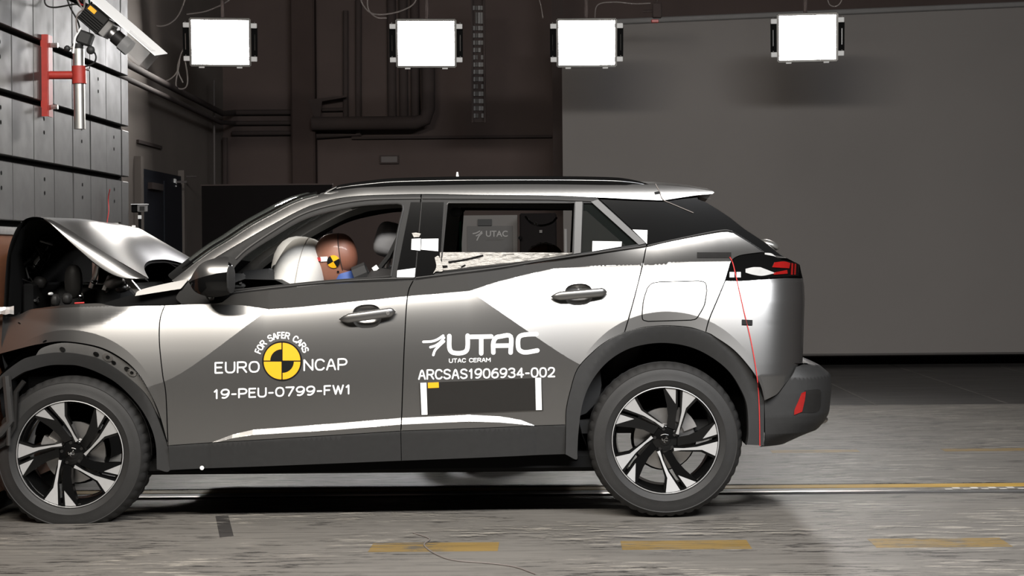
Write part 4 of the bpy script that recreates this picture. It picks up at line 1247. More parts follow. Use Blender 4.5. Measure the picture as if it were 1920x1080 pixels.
# arc of words over the roundel
word = 'FOR SAFER CARS'
cen = np.array((529.0, 677.0)); arcR = 46.0
adv, A0, A1 = [], 162.0, 20.0
for ch in word: adv.append(0.62 if ch == ' ' else 0.62 if ch in 'FEL' else 0.80)
tot = sum(adv); acc = 0; VV, FF = [], []
for ch, a in zip(word, adv):
    if ch != ' ':
        wd_, hg = 9.2 * a / 0.8, 13.0
        v, f = set_type(ch, (0, 0), (wd_, 0), (0, hg), 2.3); u = v / np.array((wd_, hg))
        ang = R(A0 + (A1 - A0) * (acc + a / 2) / tot)
        ca, sa = math.cos(ang), math.sin(ang)
        tx = np.array((sa, ca)); up_ = np.array((ca, -sa))
        b = len(VV)
        for q in u: VV.append(cen + up_ * (arcR - 4 + q[1] * hg) + tx * ((q[0] - 0.5) * wd_))
        FF += [tuple(i + b for i in g) for g in f]
    acc += a
lay('lettering', np.array(VV), FF, 'decal_white', FD)
def ring_fan(c, r0, r1, a0, a1, n=14):
    vs, fs = [], []
    for i in range(n + 1):
        a = R(a0 + (a1 - a0) * i / n)
        for r in (r0, r1): vs.append((c[0] + r * math.cos(a), c[1] - r * math.sin(a)))
    for i in range(n): fs.append((2 * i, 2 * i + 1, 2 * i + 3, 2 * i + 2))
    return np.array(vs), fs
v, f = ring_fan(cen, 0.3, 37.5, 0, 360, 48)
lay('roundel', v, f, 'decal_black', FD, -0.0014)
g = 1.1
for (sx, sy, a0, inner) in ((1, 1, 0, 0.5), (-1, 1, 90, 21), (-1, -1, 180, 0.5), (1, -1, 270, 21)):
    v, f = ring_fan((cen[0] + sx * g, cen[1] - sy * g), inner, 33.2, a0, a0 + 90, 16)
    lay('roundel_quadrant', v, f, 'decal_yellow', FD, -0.0024)
# test-house mark on the rear door
k_ = lambda pts: [(360 + x / 2.5946, 560 + y / 2.5946) for x, y in pts]
v, f = strokes([k_(p) for p in ([(1252, 182), (1252, 235), (1262, 258), (1285, 265), (1312, 264), (1333, 255), (1341, 232), (1341, 180)], [(1356, 186), (1456, 184)], [(1407, 186), (1407, 266)],
                              [(1466, 262), (1466, 215), (1478, 191), (1500, 184), (1550, 184), (1550, 262)], [(1468, 229), (1548, 228)],
                              [(1676, 172), (1620, 175), (1594, 184), (1586, 205), (1588, 240), (1600, 255), (1625, 261), (1680, 252)])], 8.3)
lay('lettering', v, f, 'decal_white', RD)
v, f = strokes([k_(p) for p in ([(1126, 210), (1165, 208), (1195, 198), (1222, 180)], [(1160, 236), (1185, 228), (1208, 212), (1226, 190)], [(1174, 274), (1182, 252), (1200, 232), (1226, 208)])], 4.6)
lay('emblem', v, f, 'decal_white', RD)
text_on('lettering', 'UTAC CERAM', (841.8, 680.4), (920, 678.6), (841.8, 672.2), 'decal_white', RD, 1.5)
text_on('lettering', 'ARCSAS1906934-002', (784, 712.2), (1041, 707.3), (784, 692.8), 'decal_white', RD, 2.9)
def quad(name, pts, m, par, off=-0.002, thick=0.0, **k):
    return panel(name, pts, m, par, off=off, gap=0, creases=False, mirror=False, thick=thick, **k)
quad('test_plate', [(786, 718), (1015, 708.4), (1018.3, 769.3), (789, 778)], 'plate_black', RD, -0.006, 0.006)
quad('tape_strip', [(788, 718), (799.5, 717.6), (801.5, 777.5), (790.5, 778)], 'decal_white', RD, -0.0085, 0.002)
quad('tape_strip', [(1003.6, 708.6), (1014.5, 708.2), (1016, 768.6), (1005, 769)], 'decal_white', RD, -0.0085, 0.002)
quad('small_label', [(802, 717.6), (822.5, 716.6), (823, 727), (802.5, 728)], 'decal_yellow', RD, -0.0085, 0.002)
v, f = ring_fan((379, 877), 0.2, 4.0, 0, 360, 16); lay('round_sticker', v, f, 'decal_white', CAR, -0.004, d_clad)
# tapes around the pillars and windows
for q, par, mm in (([(772, 448), (789, 447), (788, 470), (771, 468)], FD, 'tape_white'), ([(790.5, 448), (822, 447.5), (821.5, 471), (789.5, 468)], RD, 'tape_white'),
                   ([(745, 507), (779, 502.5), (777.5, 519.5), (744, 519.8)], FD, 'tape_white'), ([(1111, 452), (1166, 453), (1165, 462), (1110.5, 471.5)], RD, 'tape_white'),
                   ([(1186, 430.5), (1214, 431.5), (1213, 457)], CP, 'tape_white')):
    quad('tape_strip', q, mm, par, -0.0075, 0.002, dfn=d_gh)
quad('tape_strip', join([(815, 483), (822, 480), (828, 492)], [(828, 492), (830, 508), (818, 509), (812, 513)], [(812, 513), (818, 500), (815, 483)]), 'foil_tape', RD, -0.011, 0.004, dfn=d_gh)
quad('tape_strip', [(772, 437), (780, 436), (789, 438), (786, 444), (776, 445)], 'foil_tape', FD, -0.008, 0.002, dfn=d_gh)
# crinkled foil panel in the rear window
fo = []
top_l = cr([(825, 473), (900, 473), (990, 473.5), (1077, 474)], 14); bot_l = cr([(826, 507), (850, 505), (885, 500), (938, 494.5), (996, 488), (1038, 481.5), (1077, 476)], 7)
rnd = random.Random(11)
n2 = len(top_l)
for j in range(9):
    t = j / 8
    row = []
    for i in range(n2):
        a = top_l[i]; b = bot_l[min(len(bot_l) - 1, int(i * (len(bot_l) - 1) / (n2 - 1)))]
        px, py = a[0] + (b[0] - a[0]) * t, a[1] + (b[1] - a[1]) * t
        x, z = S([(px, py)], d_gh)[0]
        row.append((x, float(d_gh(x, z)) - 0.004 + rnd.uniform(-0.0022, 0.0022) * (0 if j in (0,) else 1), z))
    fo.append(row)
MB().grid(fo).build('foil_panel', 'foil_tape', RD, ang=25)
for st, wd in ([[(842, 491), (870, 487), (905, 479)], 3.0], [[(866, 500), (872, 497)], 2.5], [[(826, 500), (838, 499)], 3]):
    v, f = strokes([st], wd)
    lay('fold_shade', v, f, 'void_black', RD, -0.009, d_gh)  # crease shade of the foil painted as flat black strokes
# drawn cord with tape tabs at the tail
cord = cr([(1368, 482), (1374, 494), (1383, 532), (1395, 585), (1407, 635), (1417, 690), (1422, 735), (1424, 790), (1424.5, 836)], 5)
cq = S(cord[:-6]); path = [(x, float(d_body(x, z)) - 0.004, z) for x, z in cq]
cq2 = S(cord[-12:], d_archr); path = path[:len(cord) - 12] + [(x, float(d_archr(x, z)) - 0.004, z) for x, z in cq2]
MB().tube(path, 0.0022, 6).build('cord', 'red_cord', CAR)
quad('tape_tab', [(1307, 473), (1371, 473), (1371, 483.5), (1307, 483.5)], 'dark_plastic', QP, -0.0025, 0.001)
quad('tape_tab', [(1391, 599), (1411, 600), (1411, 609.5), (1391, 608.5)], 'decal_black', BS, -0.006, 0.001)
quad('tape_tab', [(1411, 698.5), (1428, 698), (1428.5, 707), (1411.5, 707.5)], 'decal_black', CAR, -0.006, 0.001, dfn=d_archr)
quad('lamp_label', [(1368, 510), (1377, 510), (1377, 520), (1368, 520)], 'decal_white', TL, -0.010, 0.001, dfn=d_lamp)
quad('lamp_label', [(1381, 510), (1389, 510), (1389, 520), (1381, 520)], 'decal_white', TL, -0.010, 0.001, dfn=d_lamp)
# aerial wire draped from the roof rail over the rear pillar
wq = S(cr([(1229, 345), (1236, 358), (1243, 374), (1262, 383), (1300, 399)], 5), d_gh)
MB().tube([(x, float(d_gh(x, z)) - 0.004, z) for x, z in wq], 0.002, 6).build('wire', 'cable_grey', CAR)
quad('tape_tab', [(1227, 360), (1236, 358.5), (1238, 362), (1228, 364)], 'decal_black', CR, -0.006, 0.001, dfn=d_gh)

# ================================================================ cabin
def sup(name, c, rad, m, par=CAR, M=None, e=0.6, n=20, k=12): return MB().ball(c, rad, M, n, k, e, e).build(name, m, par, ang=60)
RY = lambda a: Matrix.Rotation(R(a), 4, 'Y')
# dark floor and inner faces of the doors
MB().box((-0.45, YC, 0.40), (2.3, 1.42, 0.06)).build('cabin_floor', 'trim_dark', CAR)
for s_ in (0, 1):
    m = MB()
    o_ = join([(420, 556), (611, 534), (775, 526), (1010, 494), (1200, 467)], [(1200, 467), (1190, 560), (1130, 640)], [(1130, 640), (1050, 800), (330, 830)], [(330, 830), (320, 600), (420, 556)])
    q = S(o_, d_body)
    pts = [(x, (0.17 if not s_ else W2 - 0.17), z) for x, z in q]
    m.v += pts; m.f.append(tuple(range(len(pts))))
    m.build('door_lining', 'trim_dark', CAR, smooth=False)
    # inside of the pillars and the roof edge on each side
    pil = S(cr([(360, 522), (400, 490), (455, 457), (511, 425), (567, 397), (600, 385), (636, 376), (720, 370), (900, 371), (1120, 375), (1243, 381)]), d_gh)
    rows = []
    for x, z in pil:
        y = float(d_gh(x, z))
        r_ = [(x, y + 0.012, z), (x + 0.02, y + 0.05, z - 0.01), (x + 0.02, y + 0.11, z + 0.02)]
        rows.append([(a, b if not s_ else W2 - b, c) for a, b, c in r_])
    MB().grid(rows).build('roof_lining', 'trim_beige', CAR)
    for (px0, px1, pyt, pyb, mm) in ((770, 832, 372, 524, 'trim_beige'), (1080, 1092, 376, 480, 'trim_beige')):
        rows = []
        for t in np.linspace(0, 1, 6):
            py = pyt + (pyb - pyt) * t
            a = S([(px0 - 25 * t * (px0 < 800), py), (px1 - 20 * t * (px0 < 800), py)], d_gh)
            y = float(d_gh(*a[0])) + 0.025
            rows.append([(a[0][0], y if not s_ else W2 - y, a[0][1]), (a[1][0], y if not s_ else W2 - y, a[1][1])])
        if s_ == 1: MB().grid(rows).build('pillar_lining', mm, CAR)
    q = S(join([(1108, 376), (1320, 382)], [(1320, 382), (1372, 436), (1213, 462)], [(1213, 462), (1108, 376)]), d_body)
    m = MB(); pts = [(x, (0.20 + 0.3 * (z - 1.2) if not s_ else W2 - 0.20 - 0.3 * (z - 1.2)), z) for x, z in q]
    m.v += pts; m.f.append(tuple(range(len(pts)))); m.build('pillar_lining', 'trim_dark', CAR, smooth=False)
# dashboard
rows = []
for (x, z) in ((-1.52, 1.05), (-1.42, 1.085), (-1.28, 1.08), (-1.20, 1.04), (-1.18, 0.95), (-1.24, 0.80), (-1.30, 0.55)):
    rows.append([(x + 0.04 * math.sin(PI * k / 10), 0.2 + (W2 - 0.4) * k / 10, z) for k in range(11)])
MB().grid(rows).build('dashboard', 'trim_dark', CAR)
c = P(448, 527, 0.24)
MB().box((c[0], c[1], c[2]), (0.06, 0.03, 0.07), bev=0.01).build('mirror_trim', 'trim_dark', CAR)
MB().box(P(451, 528, 0.215), (0.012, 0.004, 0.022)).build('air_vent', 'satin_grey', CAR)
MB().box(P(487, 525, 0.42), (0.16, 0.2, 0.10), RY(-4), bev=0.02).build('instrument_hood', 'trim_dark', CAR)
# steering wheel (mostly behind the bag)
wc = Vector(P(545, 560, 0.52))
m = MB()
ax = Matrix.Translation(wc) @ Matrix.Rotation(R(-25), 4, 'Y') @ Matrix.Rotation(R(90), 4, 'Z')
m.lathe([(0.165 + 0.014 * math.cos(a), 0.014 * math.sin(a)) for a in [2 * PI * i / 10 for i in range(10)]], 36, ax, True)
m.build('steering_wheel', 'trim_dark', CAR)
# airbag: inflated cushion with a waist, nose to the barrier
bag = MB()
rows = []
NB = 26
bc = P(566, 520, 0.56)
Tb = Matrix.Translation(bc) @ RY(10)
for i in range(NB + 1):
    th = -PI / 2 + PI * i / NB
    r_ = []
    for k in range(32):
        a = 2 * PI * k / 32
        ct = abs(math.cos(th)) ** 0.6
        sx = math.copysign(abs(math.sin(th)) ** 0.85, math.sin(th))
        rr_ = ct * (1 + 0.03 * math.cos(3 * a + 0.5) + 0.02 * math.cos(7 * a))
        p = Vector((sx * (0.118 + 0.012 * math.cos(2 * a)), rr_ * 0.26 * math.cos(a), rr_ * 0.205 * math.sin(a) - 0.02))
        r_.append(tuple(Tb @ p))
    rows.append(r_)
BG = bag.grid(rows, True).build('airbag', 'airbag_cloth', CAR, ang=80)
BG['label'] = 'inflated cream airbag with stitched seams'
for a_, e in ((0.04, 0.0), (-0.62, 0.0)):
    seam = []
    th = a_
    for k in range(33):
        a = 2 * PI * k / 32
        ct = math.cos(th) ** 0.6
        rr_ = ct * (1 + 0.03 * math.cos(3 * a + 0.5) + 0.02 * math.cos(7 * a)) * 1.004
        seam.append(tuple(Tb @ Vector((math.copysign(abs(math.sin(th)) ** 0.85, th) * (0.118 + 0.012 * math.cos(2 * a)), rr_ * 0.26 * math.cos(a), rr_ * 0.205 * math.sin(a) - 0.02))))
    if a_ > 0: MB().tube(seam, 0.0022, 5, False).build('seam', 'seam_thread', BG)
# far-side airbag
sup('passenger_airbag', (P(545, 500, 1.3)[0] + 0.05, 1.30, 1.12), (0.14, 0.26, 0.17), 'airbag_cloth', CAR, RY(10), 0.8)
# seats
def seat(x, y, head=True, z0=0.46, hm='seat_cloth'):
    s = sup('seat', (x, y, z0), (0.27, 0.25, 0.10), 'seat_cloth', CAR, RY(-6), 0.5)
    sup('seat_back', (x + 0.36, y, z0 + 0.32), (0.10, 0.24, 0.36), 'seat_cloth', s, RY(14), 0.5)
    h = sup('headrest', (x + 0.45, y, z0 + 0.80), (0.068, 0.13, 0.085), hm, s, RY(16), 0.6)
    for dy in (-0.06, 0.06): MB().tube([(x + 0.43, y + dy, z0 + 0.62), (x + 0.45, y + dy, z0 + 0.76)], 0.007, 6).build('headrest_post', 'steel', s)
    return s
hr = P(720, 455, 0.50)
seat(-1.235, 0.50, hm='headrest_cloth'); seat(-1.25, 1.27)
sup('seat_bench', (0.02, YC, 0.48), (0.30, 0.62, 0.11), 'seat_cloth', CAR, RY(-6), 0.45)
sup('bench_back', (0.34, YC, 0.82), (0.10, 0.62, 0.33), 'seat_cloth', CAR, RY(16), 0.45)
MB().box((0.75, YC, 0.98), (0.6, 1.2, 0.02)).build('parcel_shelf', 'trim_dark', CAR)
sup('wheel_tub', (0.48, W2 - 0.32, 0.75), (0.3, 0.16, 0.25), 'trim_dark')
MB().tube([P(666 + t * 24, 520 - t * 10, 0.42) for t in (0, 0.5, 1)], 0.05, 8).build('shoulder_pad', 'trim_dark', CAR)
MB().box(P(704, 503, 0.35), (0.026, 0.012, 0.022), RY(-35)).build('belt_label', 'decal_white', CAR)
MB().tube([P(760, 420, 0.30), P(730, 480, 0.36), P(690, 530, 0.42)], 0.012, 6).build('seat_belt', 'trim_dark', CAR)
# far-side roof handle, green strap, far lining details
for a in ((988, 409), (1044, 408)):
    pass
MB().tube(cr([P(985, 406, 1.42), P(996, 418, 1.40), P(1015, 423, 1.38), P(1034, 418, 1.40), P(1044, 408, 1.42)], 5), 0.006, 8).build('grab_handle', 'board_print', CAR)
MB().ball(P(1004, 419.5, 1.36), (0.008, 0.008, 0.008)).build('coat_hook', 'decal_white', CAR)
MB().prism([(861, 417), (865, 413), (866, 474), (861, 474)], lambda p: P(p[0], p[1], 0.72), lambda p: P(p[0], p[1], 0.725)).build('green_strap', 'green_strap', CAR)
MB().ball(P(855, 398, 0.34), (0.03, 0.02, 0.022), None, 12, 8).build('belt_anchor', 'trim_dark', CAR)

# ================================================================ crash test dummies
def dummy(label, head_c, tilt, skin, extras, seat_x, hips):
    root = empty('crash_test_dummy', (seat_x, head_c[1], 0.46), label, 'dummy', None)
    T = Matrix.Translation(head_c) @ RY(tilt)
    hm = MB()
    rows = []
    n, mseg = 28, 20
    for i in range(mseg + 1):
        th = -PI / 2 + PI * i / mseg
        z = math.sin(th)
        r_ = []
        for k in range(n):
            a = 2 * PI * k / n
            c_ = math.cos(th)
            # face looks to -x; jaw narrows and steps back below
            jaw = max(0, -z - 0.1)
            rx = 0.098 * (1 - 0.10 * jaw); ry = 0.076 * (1 - 0.38 * jaw)
            x = rx * abs(c_) ** 0.8 * math.cos(a) + (-0.012 * jaw)
            y = ry * abs(c_) ** 0.85 * math.sin(a)
            zz = 0.118 * z if z > 0 else 0.125 * z
            nose = 0.018 * math.exp(-((zz + 0.02) / 0.022) ** 2) * max(0, -math.cos(a)) ** 14
            brow = -0.006 * math.exp(-((zz - 0.012) / 0.014) ** 2) * max(0, -math.cos(a)) ** 3
            chin = 0.010 * math.exp(-((zz + 0.095) / 0.025) ** 2) * max(0, -math.cos(a)) ** 6
            r_.append(tuple(T @ Vector((x - nose - brow - chin, y, zz))))
        rows.append(r_)
    h = hm.grid(rows, True).build('head', 'dummy_skin', root, ang=80)
    # removable skull cap at the back with its joint
    cap = MB(); rows = []
    for i in range(13):
        ph = PI / 2 * i / 12
        r_ = []
        for k in range(24):
            a = 2 * PI * k / 24
            r_.append(tuple(T @ Vector((0.030 + 0.074 * math.sin(ph), 0.076 * math.cos(ph) ** 0.8 * math.cos(a), (0.110 if math.sin(a) > 0 else 0.088) * math.cos(ph) ** 0.8 * math.sin(a) + 0.004))))
        rows.append(r_)
    cap.grid(rows, True).build('skull_cap', 'dummy_cap', root, ang=80)
    MB().tube([tuple(T @ Vector((0.031, 0.0768 * math.cos(a), (0.111 if math.sin(a) > 0 else 0.089) * math.sin(a) + 0.004))) for a in np.linspace(0, 2 * PI, 33)], 0.0018, 5, False).build('cap_joint', 'trim_dark', h)
    nb = T @ Vector((0.03, 0, -0.09))
    # neck and body as one skinned figure
    hx, hz = hips
    jo = {'pel': (hx, 0, hz), 'spine': (hx - 0.04 + (nb.x - hx) * 0.35, 0, hz + (nb.z - hz) * 0.4), 'chest': (hx + (nb.x - hx) * 0.75, 0, hz + (nb.z - hz) * 0.72), 'neck': (nb.x, 0, nb.z - 0.02)}
    js = [(jo['pel'], .14), (jo['spine'], .135), (jo['chest'], .15), (jo['neck'], .055)]
    V, E, RD_ = [], [], []
    def addv(p, r): V.append((p[0], p[1] + head_c[1], p[2])); RD_.append(r); return len(V) - 1
    ids = [addv(*j) for j in js]
    E += [(0, 1), (1, 2), (2, 3)]
    for s_ in (-1, 1):
        sh = addv((jo['chest'][0], s_ * 0.17, jo['chest'][2] + 0.02), .065); E.append((2, sh))
        el = addv((jo['chest'][0] - 0.16, s_ * 0.21, jo['chest'][2] - 0.20), .045); E.append((sh, el))
        wr = addv((jo['chest'][0] - 0.36, s_ * 0.16, jo['chest'][2] - 0.16), .032); E.append((el, wr))
        kn = addv((hx - 0.42, s_ * 0.13, hz + 0.08), .07); hp = addv((hx - 0.03, s_ * 0.10, hz - 0.02), .09); E += [(0, hp), (hp, kn)]
        an = addv((hx - 0.58, s_ * 0.13, 0.54), .045); E.append((kn, an))
    me = bpy.data.meshes.new('body'); me.from_pydata(V, E, [])
    ob = link('body', me, 'dummy_shirt', root)
    sk = ob.modifiers.new('skin', 'SKIN'); sk.use_smooth_shade = True
    for i, sv in enumerate(me.skin_vertices[0].data): sv.radius = (RD_[i], RD_[i]); sv.use_root = (i == 0)
    ob.modifiers.new('sub', 'SUBSURF').levels = 2
    MB().tube([tuple(T @ Vector((0.028, 0, -0.075))), tuple(nb), (nb.x + 0.01, head_c[1], nb.z - 0.07)], [0.05, 0.052, 0.056], 14).build('neck', 'dummy_blue', root)
    return root, T
hc = P(629, 484, 0.46)
DR, TD = dummy('brown headed crash test dummy slumped into the driver airbag', hc, -8, None, None, -1.0, (-0.98, 0.62))
# yellow and black quartered target, white and red strip, on the near cheek
def cheek(name, pts, fs, m, par, T, lift):
    vs = []
    for (u, v) in pts:
        jaw = max(0, -v / 0.122 - 0.1); ry = 0.076 * (1 - 0.38 * jaw); rx = 0.098
        k = max(0.0, 1 - abs(u / rx) ** 2.2 - abs(v / 0.12) ** 2.4)
        vs.append(tuple(T @ Vector((u, -ry * k ** 0.45 - lift, v))))
    me = bpy.data.meshes.new(name); me.from_pydata(vs, [], fs); fix_out(me)
    return link(name, me, m, par)
for i in range(4):
    v, f = ring_fan((0, 0), 0.0004, 0.030, 90 * i + 20, 90 * i + 110, 10)
    cheek('target_quadrant', [(x - 0.002, -y - 0.016) for x, y in v], f, 'decal_yellow' if i % 2 == 0 else 'decal_black', DR, TD, 0.004)
gx = lambda x0, x1, z0, z1, n=6: ([(x0 + (x1 - x0) * i / n, z) for i in range(n + 1) for z in (z0, z1)], [(2 * i, 2 * i + 1, 2 * i + 3, 2 * i + 2) for i in range(n)])
p_, f_ = gx(-0.062, -0.026, -0.010, 0.012); p_ = [(x, z - 0.10 * (x + 0.03)) for x, z in p_]; cheek('paper_strip', p_, f_, 'decal_white', DR, TD, 0.003)
p_, f_ = gx(-0.082, -0.060, -0.008, 0.010); p_ = [(x, z - 0.10 * (x + 0.03)) for x, z in p_]; cheek('paper_strip', p_, f_, 'red_cord', DR, TD, 0.0035)
v, f = ring_fan((0.010, 0.066), 0.0004, 0.0055, 0, 360, 12); cheek('joint_mark', [(x, -y) for x, y in v], f, 'decal_black', DR, TD, 0.003)
hc2 = P(1021, 503, 0.64)
DR2, TD2 = dummy('brown headed crash test dummy sitting low behind the taped rear window', hc2, -8, None, None, 0.0, (0.12, 0.60))
rim = [tuple(TD2 @ Vector((-0.098 * math.cos(a) * 1.0, -0.02, 0.121 * math.sin(a)))) for a in np.linspace(R(10), R(125), 20)]
rnd = random.Random(5)
rim = [(x + rnd.uniform(-.002, .002), y, z + rnd.uniform(-.002, .003)) for x, y, z in rim]
MB().tube(rim, [0.004 + rnd.uniform(0, 0.003) for _ in rim], 6).build('painted_glint', 'decal_white', DR2, ang=10)  # jagged white rim painted in for the bright highlight on the head
# ================================================================ the hall
XL = -3.73; YB = 11.5
XB = -2.60                                # face of the crash barrier
def slab(name, x0, x1, y0, y1, z0, z1, m, par=None, bev=0.0):
    return MB().box(((x0 + x1) / 2, (y0 + y1) / 2, (z0 + z1) / 2), (x1 - x0, y1 - y0, z1 - z0), bev=bev).build(name, m, par, smooth=False)
FL = struct(slab('floor', -6, 8, -11, YB + 0.2, -0.25, -0.06, 'floor_joint'), 'worn grey concrete test track floor')
for (y0, y1) in ((-11, -3.4), (-3.4, -1.95), (-1.95, -0.495), (-0.490, 0.757), (1.135, 2.35), (2.354, 3.9), (3.904, 5.5)):
    slab('floor_slab', -6, 8, y0, y1, -0.06, 0.0, 'floor_concrete', FL)
x = -6.0
for i in range(14):
    a, b = 2.46 + (i - 8) * 1.02, 2.46 + (i - 7) * 1.02
    for (y0, y1) in ((5.504, 9.2), (9.206, YB)):
        slab('dark_floor_tile', a + 0.006, b - 0.006, y0, y1, -0.06, -0.001, 'floor_dark', FL)
    slab('floor_line', b - 0.011, b + 0.011, 5.51, 9.6, -0.06, 0.0006, 'floor_grey_paint', FL)
# guide rail in the middle of the track
GR = empty('guide_rail', (1.5, 0.9, 0), 'steel guide rail slot with a yellow edge running under the car', 'rail')
slab('rail_groove', -2.55, 8, 0.757, 0.812, -0.06, -0.035, 'void_black', GR)
slab('rail_head', -2.55, 8, 0.812, 0.868, -0.06, 0.004, 'steel', GR, 0.006)
slab('rail_plate', -2.55, 8, 0.870, 0.975, -0.06, 0.0, 'floor_concrete', GR)
slab('rail_edge', -2.55, 8, 0.977, 1.085, -0.06, 0.002, 'rail_yellow', GR)
slab('rail_gap', -2.55, 8, 1.087, 1.135, -0.06, -0.02, 'void_black', GR)
for k in range(9):
    px = 1772 + k * 17
    q = P(px, 918, 0.9)
    slab('rail_mark', q[0], q[0] + 0.035, 0.875 + (k % 2) * 0.045, 0.91 + (k % 2) * 0.045, -0.01, 0.0015, 'floor_white_paint', GR)
# painted dashes
for x0, x1, m in ((-0.763, -0.243, 'floor_yellow'), (0.256, 0.776, 'floor_yellow'), (1.275, 1.82, 'floor_yellow'), (-0.243, 0.256, 'floor_grey_paint'), (0.776, 1.275, 'floor_grey_paint'), (-1.26, -0.763, 'floor_grey_paint')):
    if m == 'floor_grey_paint': continue
    slab('painted_dash', x0, x1, -0.74, -0.535, -0.01, 0.0008, m, FL)
for x0, x1 in ((0.25, 0.77), (1.27, 1.79), (2.29, 2.81), (3.31, 3.83)):
    slab('painted_dash', x0, x1, 2.47, 2.60, -0.01, 0.0008, 'floor_yellow', FL)
def on_floor(px, py):
    dyu = (py - CY) * _c + (px - CX) * _s
    return P(px, py, H * F / dyu - D)
m = MB()
m.prism([(404, 968), (428, 966), (438, 1005), (412, 1008)], lambda p: on_floor(*p)[:2] + (0.0008,), lambda p: on_floor(*p)[:2] + (-0.01,))
m.build('worn_patch', 'floor_grime', FL, smooth=False)
# thin lead lying on the floor
pts = cr([P(775, 995, -.3), P(805, 1003, -.45), P(795, 1018, -.6), P(815, 1040, -.8), P(850, 1054, -.95), P(915, 1060, -1.02), P(965, 1068, -1.1), P(1005, 1085, -1.25)], 5)
tag(MB().tube([(q[0] * 1, q[1], 0.003) for q in pts], 0.003, 6).build('floor_lead', 'cable_grey'), 'thin brown lead lying on the floor in front of the car', 'cable')

wl = struct(slab('wall_left', XL - 0.3, XL, 2.83, YB + 0.3, 0, 7.0, 'wall_side'))
wb = struct(slab('wall_back', XL - 0.3, 8.2, YB, YB + 0.3, 0, 7.0, 'wall_dark'))
struct(slab('wall_right', 8.0, 8.3, -11, YB + 0.3, 0, 7.0, 'wall_dark'))
struct(slab('wall_front', -6.2, 8.2, -11.3, -11.0, 0, 7.0, 'wall_dark'))
struct(slab('ceiling', -6.2, 8.3, -11.3, YB + 0.3, 7.0, 7.2, 'wall_dark'))
# doorway in the side wall
dz = P(258, 315, 7.56)[2]
dr = struct(slab('door_1', XL - 0.01, XL + 0.03, 7.56, 9.2, 0.0, dz, 'door_blue'), 'dark blue double door in the side wall')
slab('door_leaf', XL + 0.03, XL + 0.05, 7.62, 8.36, 0.02, dz - 0.08, 'door_blue', dr)
slab('door_leaf', XL + 0.03, XL + 0.05, 8.40, 9.14, 0.02, dz - 0.08, 'door_blue', dr)
slab('door_closer', XL + 0.05, XL + 0.09, 7.75, 8.2, dz - 0.18, dz - 0.12, 'pipe_dark', dr)
slab('door_frame', XL, XL + 0.06, 7.46, 7.56, 0.0, dz + 0.1, 'wall_side', dr)
slab('door_frame', XL, XL + 0.06, 9.2, 9.3, 0.0, dz + 0.06, 'wall_side', dr)
el = empty('emergency_light', P(321, 342, 8.8), 'small pale emergency light box by the blue door', 'light box')
c = P(321, 341, 8.9)
MB().box((c[0] , c[1], c[2]), (0.10, 0.05, 0.06), bev=0.008).build('housing', 'white_plastic', el)
MB().box((XL + 0.07, c[1] + 0.02, c[2]), (0.16, 0.02, 0.02)).build('bracket', 'pipe_mid', el)
MB().ball(P(330, 349, 8.85), (0.008, 0.008, 0.008)).build('pilot_lamp', 'white_plastic', el)
rd = tag(MB().tube([P(338, 331.5, 9.3), P(369, 331, 9.3)], 0.01, 8).build('wall_bar', 'pipe_mid'), 'short pale bar fixed to the wall above the blue door', 'bar')
rd2 = tag(MB().box(P(278, 271, 8.0), (0.05, 0.9, 0.03)).build('wall_rail', 'pipe_dark'), 'dark slanting rail on the side wall above the blue door', 'rail')
cd = tag(MB().tube([P(256, 60, 7.7), P(256, 302, 7.7)], 0.012, 8).build('wall_conduit', 'pipe_mid'), 'pale vertical conduit beside the end of the barrier', 'conduit')
MB().box(P(257, 307, 7.7), (0.06, 0.06, 0.10)).build('junction_box', 'pipe_mid', cd)
tag(MB().tube([P(401, 150, 10.4), P(402, 346, 10.4)], 0.012, 8).build('wall_conduit', 'pipe_mid'), 'thin pale conduit left of the black screen top', 'conduit')
tag(MB().tube([P(422, 258, 11.3), P(422, 348, 11.3)], 0.03, 8).build('drain_pipe', 'pipe_dark'), 'dark upright pipe in the corner above the black screen', 'pipe')

# pipework along the back wall
def pipe(name, pts, r, m, label, group=None, sharp=False):
    o = MB().tube(pts if sharp else pts, r, 12).build(name, m)
    return tag(o, label, 'pipe', group)
Yp = 11.44
xl = XL + 0.16
def side_pt(px, py): # point on the side wall
    Z = xl * F / (px - CX); return P(px, py, Z - D)
def ext(a, b):
    t = (2.95 - a[1]) / (b[1] - a[1])
    return tuple(a[i] + (b[i] - a[i]) * t for i in range(3))
pipe('pipe', [ext(side_pt(330, 168), side_pt(225, 113)), side_pt(330, 168), side_pt(418, 213), P(440, 211, Yp), P(590, 210, Yp)], 0.03, 'pipe_dark', 'upper dark pipe bending round the hall corner')
pipe('pipe', [ext(side_pt(330, 190), side_pt(225, 142)), side_pt(330, 190), side_pt(414, 230), P(440, 231, Yp), P(580, 230, Yp)], 0.024, 'pipe_dark', 'middle dark pipe bending round the hall corner')
pipe('pipe', [P(436, 250, Yp), P(575, 249, Yp)], 0.026, 'pipe_dark', 'lowest short dark pipe along the back wall')
pipe('pipe', [P(585, 232, Yp - .2), P(780, 230, Yp - .2), P(797, 224, Yp - .2), P(803, 205, Yp - .2), P(803, 60, Yp - .2)], 0.075, 'pipe_dark', 'thick dark duct pipe turning upward behind the second lamp')
pipe('pipe', [P(590, 255, Yp), P(672, 253, Yp), P(672, 0, Yp)], 0.035, 'pipe_dark', 'dark pipe rising past the thick duct pipe')
pipe('pipe', [P(735, 226, Yp), (P(735, 60, Yp)[0], Yp, 6.95)], 0.05, 'pipe_dark', 'first slim riser beside the thick duct pipe')
